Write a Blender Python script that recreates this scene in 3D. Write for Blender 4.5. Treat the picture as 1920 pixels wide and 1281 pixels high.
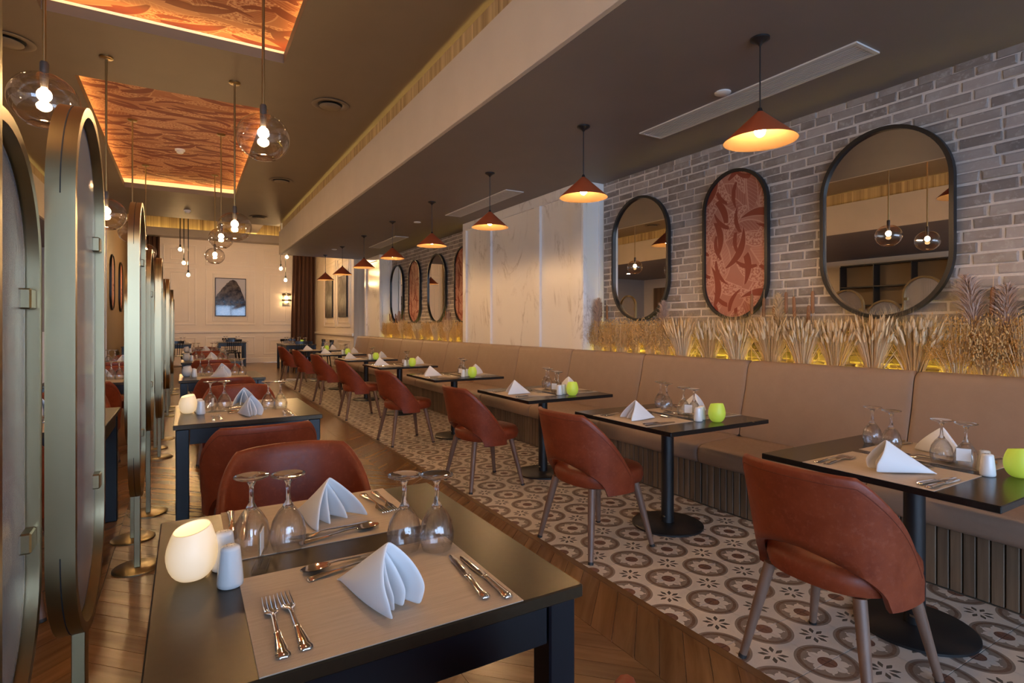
import bpy, math, random
from mathutils import Vector, Matrix
for _o in list(bpy.data.objects): bpy.data.objects.remove(_o)
random.seed(7)
PI = math.pi
SC = bpy.context.scene
COL = SC.collection
R = math.radians

# ------------------------------------------------------------------ camera
cam_d = bpy.data.cameras.new('camera')
cam = bpy.data.objects.new('camera', cam_d); COL.objects.link(cam)
cam.location = (0, 0, 1.30)
cam.rotation_euler = (PI/2, 0, -math.atan(612/1040))
cam_d.lens = 19.5; cam_d.sensor_width = 36; cam_d.shift_y = -31.5/1920
cam_d.clip_start = .02
SC.camera = cam

# ------------------------------------------------------------------ world, daylight, exposure
w = bpy.data.worlds.new('daylight'); SC.world = w; w.use_nodes = True
_bg = w.node_tree.nodes['Background']
_bg.inputs[0].default_value = (.50, .69, 1.0, 1); _bg.inputs[1].default_value = 6.0
def area(name, loc, rot, sx, sy, power, color, portal=False):
    l = bpy.data.lights.new(name, 'AREA'); l.shape = 'RECTANGLE'; l.size = sx; l.size_y = sy
    l.energy = power; l.color = color
    if portal: l.cycles.is_portal = True
    o = bpy.data.objects.new(name, l); COL.objects.link(o); o.location = loc; o.rotation_euler = rot
    return o
# portals in the window openings behind the camera (they only guide sampling of the sky)
area('window_portal', (3.0, -6.05, 1.6), (-PI/2, 0, PI), 2.1, 2.4, 1, (1, 1, 1), True)
area('window_portal', (0.0, -6.05, 1.8), (-PI/2, 0, PI), 3.5, 3.0, 1, (1, 1, 1), True)
area('window_portal', (-4.0, -6.05, 1.6), (-PI/2, 0, PI), 4.0, 2.4, 1, (1, 1, 1), True)
SC.view_settings.view_transform = 'Standard'; SC.view_settings.look = 'None'
SC.view_settings.gamma = 1; SC.view_settings.use_curve_mapping = False
SC.view_settings.exposure = 1.0
cy = SC.cycles
cy.max_bounces = 10; cy.diffuse_bounces = 4; cy.glossy_bounces = 5; cy.transmission_bounces = 8
cy.transparent_max_bounces = 16; cy.caustics_reflective = False; cy.caustics_refractive = False
cy.sample_clamp_indirect = 3; cy.use_denoising = True; cy.use_light_tree = True
cy.blur_glossy = .5; cy.use_adaptive_sampling = True; cy.adaptive_threshold = .015

# ------------------------------------------------------------------ mesh helpers
class MB:
    def __init__(s): s.v = []; s.f = []; s.m = []; s.a = []
    def add(s, vs, fs, mi=0, a=0.0):
        k = len(s.v); s.v += [tuple(p) for p in vs]
        for f in fs: s.f.append([i+k for i in f]); s.m.append(mi); s.a.append(a)
        return s
    def box(s, x0, x1, y0, y1, z0, z1, mi=0, a=0.0):
        return s.add([(x0,y0,z0),(x1,y0,z0),(x1,y1,z0),(x0,y1,z0),(x0,y0,z1),(x1,y0,z1),(x1,y1,z1),(x0,y1,z1)],
                     [(0,3,2,1),(4,5,6,7),(0,1,5,4),(1,2,6,5),(2,3,7,6),(3,0,4,7)], mi, a)
    def cbox(s, x0, x1, y0, y1, z0, z1, b, mi=0):
        # box with chamfered edges
        lo = (x0,y0,z0); hi = (x1,y1,z1); vs = []; idx = {}
        for sx in (0,1):
            for sy in (0,1):
                for sz in (0,1):
                    sg = (sx,sy,sz)
                    for ax in range(3):
                        p = []
                        for k in range(3):
                            c = hi[k] if sg[k] else lo[k]
                            if k != ax: c += -b if sg[k] else b
                            p.append(c)
                        idx[(sg,ax)] = len(vs); vs.append(p)
        fs = []
        for ax in range(3):
            o1, o2 = [k for k in range(3) if k != ax]
            for sd in (0,1):
                q = []
                for a_, b_ in ((0,0),(1,0),(1,1),(0,1)):
                    sg = [0,0,0]; sg[ax] = sd; sg[o1] = a_; sg[o2] = b_; q.append(idx[(tuple(sg),ax)])
                fs.append(q)
            for a_ in (0,1):
                for b_ in (0,1):
                    s0 = [0,0,0]; s0[o1] = a_; s0[o2] = b_; s1 = list(s0); s1[ax] = 1
                    s0 = tuple(s0); s1 = tuple(s1)
                    fs.append([idx[(s0,o1)], idx[(s1,o1)], idx[(s1,o2)], idx[(s0,o2)]])
        for sx in (0,1):
            for sy in (0,1):
                for sz in (0,1): fs.append([idx[((sx,sy,sz),k)] for k in range(3)])
        return s.add(vs, fs, mi)
    def lathe(s, prof, n=24, c=(0,0,0), mi=0):
        vs = []; fs = []; rows = []
        for (r, z) in prof:
            if r < 1e-6: rows.append([len(vs)]); vs.append((c[0],c[1],c[2]+z))
            else:
                rows.append(list(range(len(vs), len(vs)+n)))
                for i in range(n):
                    t = 2*PI*i/n; vs.append((c[0]+r*math.cos(t), c[1]+r*math.sin(t), c[2]+z))
        for A, B in zip(rows, rows[1:]):
            for i in range(n):
                j = (i+1) % n
                if len(A) == 1 and len(B) == 1: continue
                if len(A) == 1: fs.append([A[0], B[j], B[i]])
                elif len(B) == 1: fs.append([A[i], A[j], B[0]])
                else: fs.append([A[i], A[j], B[j], B[i]])
        return s.add(vs, fs, mi)
    def tube(s, pts, rad, n=8, caps=True, mi=0):
        pts = [Vector(p) for p in pts]
        if not hasattr(rad, '__len__'): rad = [rad]*len(pts)
        vs = []; fs = []; up = None
        for i, p in enumerate(pts):
            d = (pts[min(i+1,len(pts)-1)] - pts[max(i-1,0)])
            d = d.normalized() if d.length > 1e-9 else Vector((0,0,1))
            if up is None:
                up = d.orthogonal().normalized()
            else:
                up = (up - d*up.dot(d)); up = up.normalized() if up.length > 1e-6 else d.orthogonal().normalized()
            sd = d.cross(up)
            for k in range(n):
                t = 2*PI*k/n; q = p + (up*math.cos(t) + sd*math.sin(t))*rad[i]; vs.append(tuple(q))
        for i in range(len(pts)-1):
            for k in range(n):
                j = (k+1) % n; fs.append([i*n+k, i*n+j, (i+1)*n+j, (i+1)*n+k])
        if caps:
            fs.append(list(range(n))[::-1]); fs.append([(len(pts)-1)*n+k for k in range(n)])
        return s.add(vs, fs, mi)
    def sweep_rect(s, path, normals, axis, w, t, closed=True, mi=0):
        # rectangle cross-section: w along axis, t along the in-plane normal
        vs = []; n = len(path); ax = Vector(axis)
        for p, nn in zip(path, normals):
            p = Vector(p); nn = Vector(nn)
            for a, b in ((-.5,-.5),(.5,-.5),(.5,.5),(-.5,.5)): vs.append(tuple(p + ax*w*a + nn*t*b))
        fs = []
        for i in range(n if closed else n-1):
            j = (i+1) % n
            for k in range(4): l = (k+1) % 4; fs.append([i*4+k, i*4+l, j*4+l, j*4+k])
        if not closed: fs += [[0,1,2,3], [(n-1)*4+k for k in (3,2,1,0)]]
        return s.add(vs, fs, mi)
    def prism(s, poly, axis, a0, a1, mi=0):
        # poly: 2-D points, extruded along axis (0 x: poly is y,z; 1 y: x,z; 2 z: x,y)
        n = len(poly)
        def P(q, a): return (a,q[0],q[1]) if axis == 0 else (q[0],a,q[1]) if axis == 1 else (q[0],q[1],a)
        vs = [P(q,a0) for q in poly] + [P(q,a1) for q in poly]
        fs = [list(range(n))[::-1], list(range(n,2*n))] + [[i,(i+1)%n,n+(i+1)%n,n+i] for i in range(n)]
        return s.add(vs, fs, mi)
    def mesh(s, name, mats, smooth=None, attr=False):
        me = bpy.data.meshes.new(name); me.from_pydata(s.v, [], s.f)
        for m in (mats if isinstance(mats, (list, tuple)) else [mats]): me.materials.append(m)
        if any(s.m): me.polygons.foreach_set('material_index', s.m)
        if attr:
            a = me.attributes.new('rnd', 'FLOAT', 'FACE'); a.data.foreach_set('value', s.a)
        import bmesh
        bm = bmesh.new(); bm.from_mesh(me); bmesh.ops.recalc_face_normals(bm, faces=bm.faces); bm.to_mesh(me); bm.free()
        if smooth is not None:
            me.polygons.foreach_set('use_smooth', [True]*len(me.polygons))
            if smooth < 179: me.set_sharp_from_angle(angle=R(smooth))
        me.update()
        return me
    def build(s, name, mats, parent=None, smooth=None, attr=False):
        return link(name, s.mesh(name, mats, smooth, attr), parent)

def link(name, data, parent=None, loc=None, rz=None):
    o = bpy.data.objects.new(name, data); COL.objects.link(o)
    if parent is not None: o.parent = parent
    if loc is not None: o.location = loc
    if rz is not None: o.rotation_euler = (0,0,rz)
    return o
def tag(o, label=None, cat=None, group=None, kind=None):
    if label: o['label'] = label
    if cat: o['category'] = cat
    if group: o['group'] = group
    if kind: o['kind'] = kind
    return o
def empty(name, loc=(0,0,0), rz=0):
    o = bpy.data.objects.new(name, None); COL.objects.link(o); o.location = loc; o.rotation_euler = (0,0,rz)
    o.empty_display_size = .05
    return o
def copy_tree(o, parent=None):
    c = o.copy(); COL.objects.link(c); c.parent = parent
    for ch in list(o.children): copy_tree(ch, c)
    return c
USED = set()
def place(proto, loc, rz, label, cat=None, group=None):
    # the first time the prototype itself moves, then copies of it
    if proto.name in USED: o = copy_tree(proto)
    else: o = proto; USED.add(proto.name)
    o.location = loc; o.rotation_euler = (0,0,rz)
    tag(o, label, cat, group)
    return o
def struct(o, label=None):
    o['kind'] = 'structure'
    if label: o['label'] = label
    return o
ORD = ['nearest', 'second', 'third', 'fourth', 'fifth', 'sixth', 'seventh', 'farthest']

# ------------------------------------------------------------------ material helpers
class NT:
    def __init__(s, name):
        s.mat = bpy.data.materials.new(name); s.mat.use_nodes = True
        s.nt = s.mat.node_tree; s.b = s.nt.nodes['Principled BSDF']; s.out = s.nt.nodes['Material Output']
    def n(s, t, **kw):
        nd = s.nt.nodes.new(t)
        for k, v in kw.items(): setattr(nd, k, v)
        return nd
    def put(s, sock, v):
        if hasattr(v, 'is_output'): s.nt.links.new(v, sock)
        elif v is not None:
            if hasattr(sock.default_value, '__len__') and len(sock.default_value) == 4 and len(v) == 3: v = (*v, 1)
            sock.default_value = v
    def m(s, op, a, b=None, c=None):
        nd = s.n('ShaderNodeMath', operation=op); s.put(nd.inputs[0], a)
        if b is not None: s.put(nd.inputs[1], b)
        if c is not None: s.put(nd.inputs[2], c)
        return nd.outputs[0]
    def mix(s, f, a, b, mode='MIX'):
        nd = s.n('ShaderNodeMix', data_type='RGBA', blend_type=mode)
        s.put(nd.inputs[0], f); s.put(nd.inputs[6], a); s.put(nd.inputs[7], b)
        return nd.outputs[2]
    def coord(s, which='Object'): return s.n('ShaderNodeTexCoord').outputs[which]
    def sep(s, v):
        nd = s.n('ShaderNodeSeparateXYZ'); s.put(nd.inputs[0], v); return nd.outputs
    def comb(s, x, y, z=0.0):
        nd = s.n('ShaderNodeCombineXYZ')
        for i, q in enumerate((x,y,z)): s.put(nd.inputs[i], q)
        return nd.outputs[0]
    def mapv(s, v, scale=(1,1,1), loc=(0,0,0), rot=(0,0,0)):
        nd = s.n('ShaderNodeMapping'); s.put(nd.inputs[0], v)
        nd.inputs['Scale'].default_value = scale; nd.inputs['Location'].default_value = loc; nd.inputs['Rotation'].default_value = rot
        return nd.outputs[0]
    def noise(s, v, scale=5, detail=3, rough=.5, dist=0.0):
        nd = s.n('ShaderNodeTexNoise'); s.put(nd.inputs['Vector'], v)
        nd.inputs['Scale'].default_value = scale; nd.inputs['Detail'].default_value = detail
        nd.inputs['Roughness'].default_value = rough; nd.inputs['Distortion'].default_value = dist
        return nd.outputs[0]
    def ramp(s, f, stops):
        nd = s.n('ShaderNodeValToRGB'); s.put(nd.inputs[0], f); e = nd.color_ramp.elements
        while len(e) < len(stops): e.new(.5)
        for el, (p, c) in zip(e, stops): el.position = p; el.color = (*c, 1) if len(c) == 3 else c
        return nd.outputs[0]
    def bump(s, h, strength=.3, dist=.01):
        nd = s.n('ShaderNodeBump'); s.put(nd.inputs['Height'], h)
        nd.inputs['Strength'].default_value = strength; nd.inputs['Distance'].default_value = dist
        s.nt.links.new(nd.outputs[0], s.b.inputs['Normal'])
    def set(s, **kw):
        nm = dict(base='Base Color', rough='Roughness', metal='Metallic', spec='Specular IOR Level', trans='Transmission Weight',
                  ior='IOR', emis='Emission Color', estr='Emission Strength', alpha='Alpha', coat='Coat Weight', sheen='Sheen Weight', sss='Subsurface Weight')
        for k, v in kw.items(): s.put(s.b.inputs[nm[k]], v)
        return s
def simple(name, base, rough=.5, **kw): return NT(name).set(base=base, rough=rough, **kw).mat
def emit(name, color, strength):
    t = NT(name); t.set(base=(.02,.02,.02), emis=color, estr=strength, rough=.5)
    return t.mat

# ------------------------------------------------------------------ materials
MAT = {}
def wood(name, c0, c1, axis, scale=14, rough=.42, stretch=.08, rnd=False, bump=.08):
    t = NT(name); v = t.coord('Object')
    if rnd:
        oi = t.n('ShaderNodeObjectInfo').outputs['Random']; at = t.n('ShaderNodeAttribute'); at.attribute_name = 'rnd'
        r = t.m('FRACT', t.m('ADD', oi, at.outputs['Fac']))
        off = t.comb(t.m('MULTIPLY', r, 31.0), t.m('MULTIPLY', r, 17.0), t.m('MULTIPLY', r, 9.0))
        ad = t.n('ShaderNodeVectorMath', operation='ADD'); t.put(ad.inputs[0], v); t.put(ad.inputs[1], off); v = ad.outputs[0]
    sc = [1,1,1]; sc[axis] = stretch
    g = t.noise(t.mapv(v, sc), scale, 5, .6, .6)
    col = t.mix(t.ramp(g, [(.3,(0,0,0)),(.72,(1,1,1))]), c0, c1)
    if rnd:
        col = t.mix(1.0, col, t.ramp(r, [(0,(.78,.78,.78)),(1,(1.18,1.15,1.1))]), 'MULTIPLY')
    t.set(base=col, rough=rough); t.bump(g, bump, .004)
    return t.mat

# --- plaster, paint, fabric
def painted(name, c, rough=.6, var=.08, scale=3):
    t = NT(name); n = t.noise(t.coord('Object'), scale, 3)
    t.set(base=t.mix(n, tuple(x*(1-var) for x in c), tuple(min(1,x*(1+var)) for x in c)), rough=rough)
    return t.mat
MAT['ceil_up'] = painted('ceiling_paint_taupe', (.175,.13,.085), .6)
MAT['ceil_low'] = painted('ceiling_paint_grey', (.195,.170,.166), .55)
MAT['beam'] = painted('beam_paint_cream', (.55,.49,.43), .6)
MAT['cream'] = painted('wall_paint_cream', (.80,.70,.585), .5, .04)
MAT['mould'] = painted('moulding_paint', (.82,.73,.62), .42, .03)
MAT['white'] = simple('white_paint', (.80,.79,.77), .45)
MAT['brownwall'] = painted('brown_wall', (.22,.15,.085), .5)
MAT['greywall'] = painted('grey_panel', (.30,.26,.235), .5)
MAT['black'] = simple('black_metal', (.012,.012,.013), .38)
MAT['blackgloss'] = simple('black_gloss', (.008,.008,.009), .18)
MAT['navy'] = simple('table_paint_navy', (.004,.0075,.013), .34)
MAT['brownplastic'] = simple('dark_rubber', (.02,.018,.016), .6)
MAT['curtain'] = painted('curtain_cloth', (.085,.035,.018), .8)
MAT['socket'] = simple('grey_socket', (.10,.09,.085), .4, metal=.6)
MAT['ventwhite'] = simple('vent_white', (.66,.63,.60), .5)
MAT['ventdark'] = simple('vent_dark', (.01,.01,.01), .7)
MAT['terra_in'] = simple('shade_inner', (.13,.078,.032), .6)
MAT['terra'] = simple('shade_terracotta', (.36,.075,.025), .5)
MAT['plaster_sensor'] = simple('sensor_white', (.75,.72,.68), .4)

t = NT('table_top_bronze'); n = t.noise(t.coord('Object'), 60, 3)
t.set(base=t.mix(n, (.046,.032,.017), (.062,.044,.025)), metal=.5, rough=.32, spec=.4); MAT['top_bronze'] = t.mat
t = NT('table_top_black'); t.set(base=(.011,.010,.009), rough=.22); MAT['top_black'] = t.mat

def leather(name, c0, c1, c2, rough=.42):
    t = NT(name); v = t.coord('Object'); n = t.noise(v, 9, 5, .6); f = t.noise(v, 55, 4, .65)
    col = t.mix(t.ramp(n, [(.3,(0,0,0)),(.75,(1,1,1))]), c0, c1)
    col = t.mix(t.ramp(f, [(.52,(0,0,0)),(.74,(.4,.4,.4))]), col, c2)
    t.set(base=col, rough=t.ramp(f, [(.3,(rough-.06,)*3),(.7,(rough+.1,)*3)]), spec=.4)
    t.bump(t.noise(v, 260, 2), .07, .002)
    return t.mat
MAT['rust'] = leather('rust_leather', (.185,.032,.011), (.28,.056,.019), (.37,.108,.052))
MAT['seam'] = simple('leather_seam', (.14,.028,.011), .6)
MAT['taupe'] = leather('taupe_leather', (.275,.187,.137), (.305,.21,.155), (.32,.222,.165), .45)
MAT['chairleg'] = wood('ash_leg', (.16,.092,.062), (.24,.145,.10), 2, 26)
MAT['slat'] = wood('slat_wood', (.095,.062,.038), (.215,.150,.098), 2, 22, .5, .06, True)
MAT['band'] = wood('band_wood', (.20,.125,.06), (.62,.46,.26), 2, 16, .5, .006)
MAT['plank'] = wood('plank_wood', (.125,.058,.020), (.245,.127,.050), 0, 15, .27, .09, True, .05)
MAT['border'] = wood('border_wood', (.12,.058,.022), (.21,.11,.046), 1, 15, .3, .09, False, .05)
MAT['tan'] = wood('tan_wood', (.30,.20,.125), (.42,.295,.19), 2, 10, .5, .05)
MAT['walnut'] = wood('wall_wood', (.12,.065,.03), (.24,.14,.07), 2, 10, .5, .05)

# --- metals and glass
MAT['silver'] = simple('polished_steel', (.80,.78,.75), .09, metal=1.0)
MAT['brass'] = simple('brass_satin', (.35,.285,.165), .33, metal=1.0)
MAT['brassrod'] = simple('brass_rod', (.40,.29,.14), .3, metal=1.0)
MAT['mirror'] = simple('mirror_silvering', (.86,.82,.76), .0, metal=1.0)
def clear_glass(name, tint=(1,1,1), ior=1.45, edge=.05):
    # thin glass: light passes straight through, fresnel reflection on top
    t = NT(name); t.nt.nodes.remove(t.b)
    tr = t.n('ShaderNodeBsdfTransparent'); t.put(tr.inputs[0], (*tint,1))
    gl = t.n('ShaderNodeBsdfGlossy'); gl.inputs['Roughness'].default_value = .015
    lw = t.n('ShaderNodeLayerWeight'); lw.inputs[0].default_value = .5
    fr = t.m('ADD', edge, t.m('MULTIPLY', t.m('POWER', lw.outputs['Facing'], 3.0), ior-.9))
    mx = t.n('ShaderNodeMixShader'); t.nt.links.new(fr, mx.inputs[0])
    t.nt.links.new(tr.outputs[0], mx.inputs[1]); t.nt.links.new(gl.outputs[0], mx.inputs[2])
    t.nt.links.new(mx.outputs[0], t.out.inputs[0])
    return t.mat
MAT['globe'] = clear_glass('globe_glass', (.96,.92,.86), 1.8, .13)
MAT['acrylic'] = clear_glass('acrylic', (.93,.95,.96), 1.5)
MAT['pane'] = clear_glass('window_glass', (.98,.99,1), 1.3)
t = NT('stem_glass'); t.set(base=(.98,.99,1), rough=.0, trans=1.0, ior=1.42, spec=.6); MAT['glass'] = t.mat
MAT['ribbed'] = NT('ribbed_glass').set(base=(.88,.87,.87), rough=.07, trans=.80, ior=1.45, spec=.7).mat
def mix_glass(name, f):
    m = clear_glass(name, (.985,.985,.985), 1.9, .08); nt = m.node_tree
    mx = next(n for n in nt.nodes if n.type == 'MIX_SHADER'); out = nt.nodes['Material Output']
    g = nt.nodes.new('ShaderNodeBsdfGlass'); g.inputs['IOR'].default_value = 1.42; g.inputs['Roughness'].default_value = 0
    m2 = nt.nodes.new('ShaderNodeMixShader'); m2.inputs[0].default_value = f
    nt.links.new(mx.outputs[0], m2.inputs[1]); nt.links.new(g.outputs[0], m2.inputs[2]); nt.links.new(m2.outputs[0], out.inputs[0])
    return m
MAT['bowl'] = mix_glass('bowl_glass', .08)
MAT['picglass'] = simple('glazed_black', (.01,.01,.012), .03)

# --- lamps
MAT['bulb'] = emit('bulb_glow', (1.0,.64,.31), 260)
MAT['bulb_small'] = emit('bulb_small_glow', (1.0,.60,.25), 260)
MAT['bulb_cone'] = emit('bulb_cone_glow', (1.0,.60,.28), 270)
MAT['led_tray'] = emit('led_amber', (1.0,.56,.15), 10)
MAT['led_band'] = emit('led_yellow', (1.0,.70,.20), 10)
MAT['led_plant'] = emit('led_lemon', (1.0,.70,.05), 26)
MAT['downlight'] = emit('added_downlight_glow', (1.0,.66,.36), 520)
MAT['sconce'] = emit('sconce_glow', (1.0,.62,.28), 22)
def lampglass(name, col, ecol, es):
    t = NT(name); z = t.sep(t.coord('Object'))[2]
    t.set(base=col, rough=.45, emis=ecol, estr=es); return t.mat
MAT['candle_warm'] = lampglass('candle_glass_warm', (.85,.78,.66), (1.0,.66,.30), .27)
MAT['candle_in'] = lampglass('candle_inner_warm', (.85,.75,.5), (1.0,.72,.30), 1.1)
MAT['candle_white'] = simple('candle_glass_white', (.80,.77,.72), .45)
MAT['candle_lime'] = lampglass('candle_glass_lime', (.50,.60,.07), (.52,.70,.06), .14)
MAT['candle_lime_in'] = lampglass('candle_inner_lime', (.5,.62,.05), (.62,.85,.05), .4)
MAT['porcelain'] = simple('porcelain', (.82,.82,.82), .16)
MAT['card'] = simple('white_card', (.80,.78,.76), .6)

# --- cloth
t = NT('napkin_cloth'); v = t.coord('Object')
t.set(base=(.84,.84,.85), rough=.85, sheen=.2); t.bump(t.noise(v, 420, 2), .12, .001); MAT['napkin'] = t.mat
t = NT('placemat_weave'); v = t.coord('Object'); xy = t.sep(v)
wx = t.m('SINE', t.m('MULTIPLY', xy[0], 2*PI*230)); wy = t.m('SINE', t.m('MULTIPLY', xy[1], 2*PI*230))
wv = t.m('MULTIPLY', wx, wy); st = t.noise(t.mapv(v, (.06,1,1)), 190, 3, .6)
t.set(base=t.mix(st, (.44,.345,.25), (.66,.54,.42)), rough=.6); t.bump(t.m('ADD', t.m('MULTIPLY', wv, .5), st), .35, .0012); MAT['mat'] = t.mat

# --- marble
t = NT('marble'); v = t.coord('Object')
n1 = t.noise(t.mapv(v, (1,1,.45), (0,0,0), (R(28),0,0)), 1.7, 6, .62, 1.4)
vein = t.ramp(t.m('ABSOLUTE', t.m('SUBTRACT', n1, .5)), [(0,(1,1,1)),(.012,(.35,.35,.35)),(.035,(0,0,0))])
cl = t.noise(v, 1.3, 2)
mask = t.m('MULTIPLY', vein, t.ramp(t.noise(v, 2.3, 2), [(.46,(0,0,0)),(.62,(1,1,1))]))
t.set(base=t.mix(t.m('MULTIPLY', mask, .55), t.mix(cl, (.80,.76,.71), (.87,.84,.80)), (.33,.27,.22)), rough=.2, spec=.4); MAT['marble'] = t.mat

# --- brick and mortar
t = NT('brick_greywash'); v = t.coord('Object')
oi = t.n('ShaderNodeObjectInfo').outputs['Random']; at = t.n('ShaderNodeAttribute'); at.attribute_name = 'rnd'
r = t.m('FRACT', t.m('ADD', oi, at.outputs['Fac']))
ad = t.n('ShaderNodeVectorMath', operation='ADD'); t.put(ad.inputs[0], v); t.put(ad.inputs[1], t.comb(t.m('MULTIPLY', r, 19.0), t.m('MULTIPLY', r, 43.0), t.m('MULTIPLY', r, 7.0)))
vv = ad.outputs[0]; n = t.noise(vv, 22, 5, .65); n2 = t.noise(vv, 7, 3)
col = t.ramp(r, [(0,(.20,.165,.145)),(.35,(.25,.21,.187)),(.7,(.305,.26,.235)),(1,(.41,.355,.325))])
col = t.mix(t.ramp(n2, [(.45,(0,0,0)),(.8,(.55,.55,.55))]), col, (.47,.435,.41))
col = t.mix(t.ramp(n, [(.55,(0,0,0)),(.7,(.45,.45,.45))]), col, (.56,.53,.50))
t.set(base=col, rough=.85); t.bump(n, .5, .006); MAT['brick'] = t.mat
t = NT('mortar'); n = t.noise(t.coord('Object'), 40, 4, .6)
t.set(base=t.mix(n, (.56,.50,.455), (.74,.675,.62)), rough=.9); t.bump(n, .6, .008); MAT['mortar'] = t.mat

# --- encaustic floor tile (the print of one tile: quarter medallions at the corners, a blossom in the middle)
TS = .272
t = NT('encaustic_tile'); o = t.sep(t.coord('Object')); x, y = o[0], o[1]; HT = TS/2
cx = t.m('SUBTRACT', HT, t.m('ABSOLUTE', x)); cyy = t.m('SUBTRACT', HT, t.m('ABSOLUTE', y))
r = t.m('SQRT', t.m('ADD', t.m('MULTIPLY', cx, cx), t.m('MULTIPLY', cyy, cyy))); th = t.m('ARCTAN2', cyy, cx)
lt = lambda a, b: t.m('LESS_THAN', a, b)
white = (.66,.59,.52); brown = (.125,.062,.036); taupe = (.225,.178,.142); maroon = (.135,.042,.022); dark = (.05,.042,.032)
grain = t.noise(t.coord('Object'), 90, 3)
col = t.mix(lt(r, .116), white, taupe)
col = t.mix(lt(r, .106), col, brown)
col = t.mix(lt(r, .092), col, taupe)
rw = t.m('ADD', .052, t.m('MULTIPLY', t.m('POWER', t.m('ABSOLUTE', t.m('COSINE', t.m('MULTIPLY', th, 4.0))), .55), .022))
knob = t.m('ADD', rw, t.m('MULTIPLY', t.m('GREATER_THAN', t.m('COSINE', t.m('MULTIPLY', th, 8.0)), .93), .009))
col = t.mix(lt(r, knob), col, white)
col = t.mix(lt(r, .034), col, maroon)
rf = t.m('SQRT', t.m('ADD', t.m('MULTIPLY', x, x), t.m('MULTIPLY', y, y)))
ph = t.m('ADD', t.m('ARCTAN2', y, x), PI)
da = t.m('SUBTRACT', t.m('MODULO', t.m('ADD', ph, PI/8), PI/4), PI/8)
lat = t.m('MULTIPLY', t.m('ABSOLUTE', da), rf)
wd = t.m('SUBTRACT', .0098, t.m('MULTIPLY', t.m('ABSOLUTE', t.m('SUBTRACT', rf, .038)), .42))
pet = t.m('MULTIPLY', lt(lat, wd), t.m('MULTIPLY', lt(rf, .056), t.m('GREATER_THAN', rf, .016)))
col = t.mix(pet, col, dark)
col = t.mix(t.m('MULTIPLY', grain, .25), col, (.5,.42,.35))
t.set(base=col, rough=.30, spec=.4); MAT['tile'] = t.mat
MAT['grout'] = simple('grout', (.45,.38,.30), .85)

# --- leaf-printed wallpaper
def leafpaper(name, scale, L, W, spread, base, dark_, mid, light, plane='YZ', stretch=1.0, ang=0.0):
    t = NT(name); o = t.sep(t.coord('Object'))
    a, b = {'YZ': (o[1], o[2]), 'XY': (o[0], o[1])}[plane]
    a = t.m('MULTIPLY', a, stretch)
    def layer(sc, off, L, W, curve):
        va = t.m('ADD', t.m('MULTIPLY', a, sc), off); vb = t.m('ADD', t.m('MULTIPLY', b, sc), off*.7)
        vec = t.comb(va, vb)
        vo = t.n('ShaderNodeTexVoronoi', voronoi_dimensions='2D'); t.put(vo.inputs['Vector'], vec); vo.inputs['Scale'].default_value = 1
        pos = t.sep(vo.outputs['Position']); rc = t.sep(vo.outputs['Color'])
        dx = t.m('SUBTRACT', va, pos[0]); dy = t.m('SUBTRACT', vb, pos[1])
        an = t.m('ADD', ang, t.m('MULTIPLY', t.m('SUBTRACT', rc[0], .5), spread))
        ca = t.m('COSINE', an); sa = t.m('SINE', an)
        lx = t.m('ADD', t.m('MULTIPLY', dx, ca), t.m('MULTIPLY', dy, sa))
        ly = t.m('SUBTRACT', t.m('MULTIPLY', dy, ca), t.m('MULTIPLY', dx, sa))
        ly = t.m('ADD', ly, t.m('MULTIPLY', t.m('MULTIPLY', lx, lx), curve))
        q = t.m('DIVIDE', lx, L); half = t.m('MULTIPLY', t.m('SUBTRACT', 1.0, t.m('MULTIPLY', q, q)), W)
        aly = t.m('ABSOLUTE', ly)
        mask = t.m('LESS_THAN', aly, half)
        edge = t.m('MULTIPLY', t.m('LESS_THAN', t.m('ABSOLUTE', t.m('SUBTRACT', aly, half)), .018), 1.0)
        mid_ = t.m('LESS_THAN', aly, .012)
        veins = t.m('LESS_THAN', t.m('ABSOLUTE', t.m('SINE', t.m('MULTIPLY', t.m('SUBTRACT', lx, t.m('MULTIPLY', aly, .9)), 34.0))), .30)
        return mask, edge, mid_, veins, rc[1]
    sp = t.noise(t.comb(t.m('MULTIPLY', a, 60.0*scale/4), t.m('MULTIPLY', b, 60.0*scale/4)), 1.0, 2)
    col = t.mix(t.noise(t.comb(a, b), 2.0*scale/3, 3), base, mid)
    m1, e1, d1, v1, r1 = layer(scale*.8, 3.3, L*1.15, W*1.7, .35)
    col = t.mix(m1, col, t.mix(t.m('GREATER_THAN', r1, .5), mid, base))
    col = t.mix(t.m('MULTIPLY', m1, t.m('MAXIMUM', t.m('MULTIPLY', v1, .45), t.m('MULTIPLY', d1, .8))), col, light)
    col = t.mix(t.m('MULTIPLY', e1, .7), col, light)
    m3, e3, d3, v3, r3 = layer(scale*1.1, 17.9, L, W*1.25, -.4)
    col = t.mix(t.m('MULTIPLY', m3, .85), col, t.mix(t.m('GREATER_THAN', sp, .5), mid, light))
    col = t.mix(t.m('MULTIPLY', m3, t.m('MULTIPLY', d3, .8)), col, light)
    col = t.mix(t.m('MULTIPLY', e3, .8), col, light)
    m2, e2, d2, v2, r2 = layer(scale, 9.1, L*1.05, W*.75, .5)
    col = t.mix(m2, col, dark_)
    col = t.mix(t.m('MULTIPLY', e2, .5), col, light)
    m4, e4, d4, v4, r4 = layer(scale*1.35, 27.7, L*.95, W*.55, -.5)
    col = t.mix(t.m('MULTIPLY', m4, t.m('GREATER_THAN', r4, .35)), col, dark_)
    t.set(base=col, rough=.65)
    return t.mat
MAT['leaf_panel'] = leafpaper('leaf_wallpaper', 3.5, .74, .17, 2.4, (.46,.20,.14), (.235,.045,.022), (.36,.125,.085), (.56,.30,.22), 'YZ', 1.0, 1.1)
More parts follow.
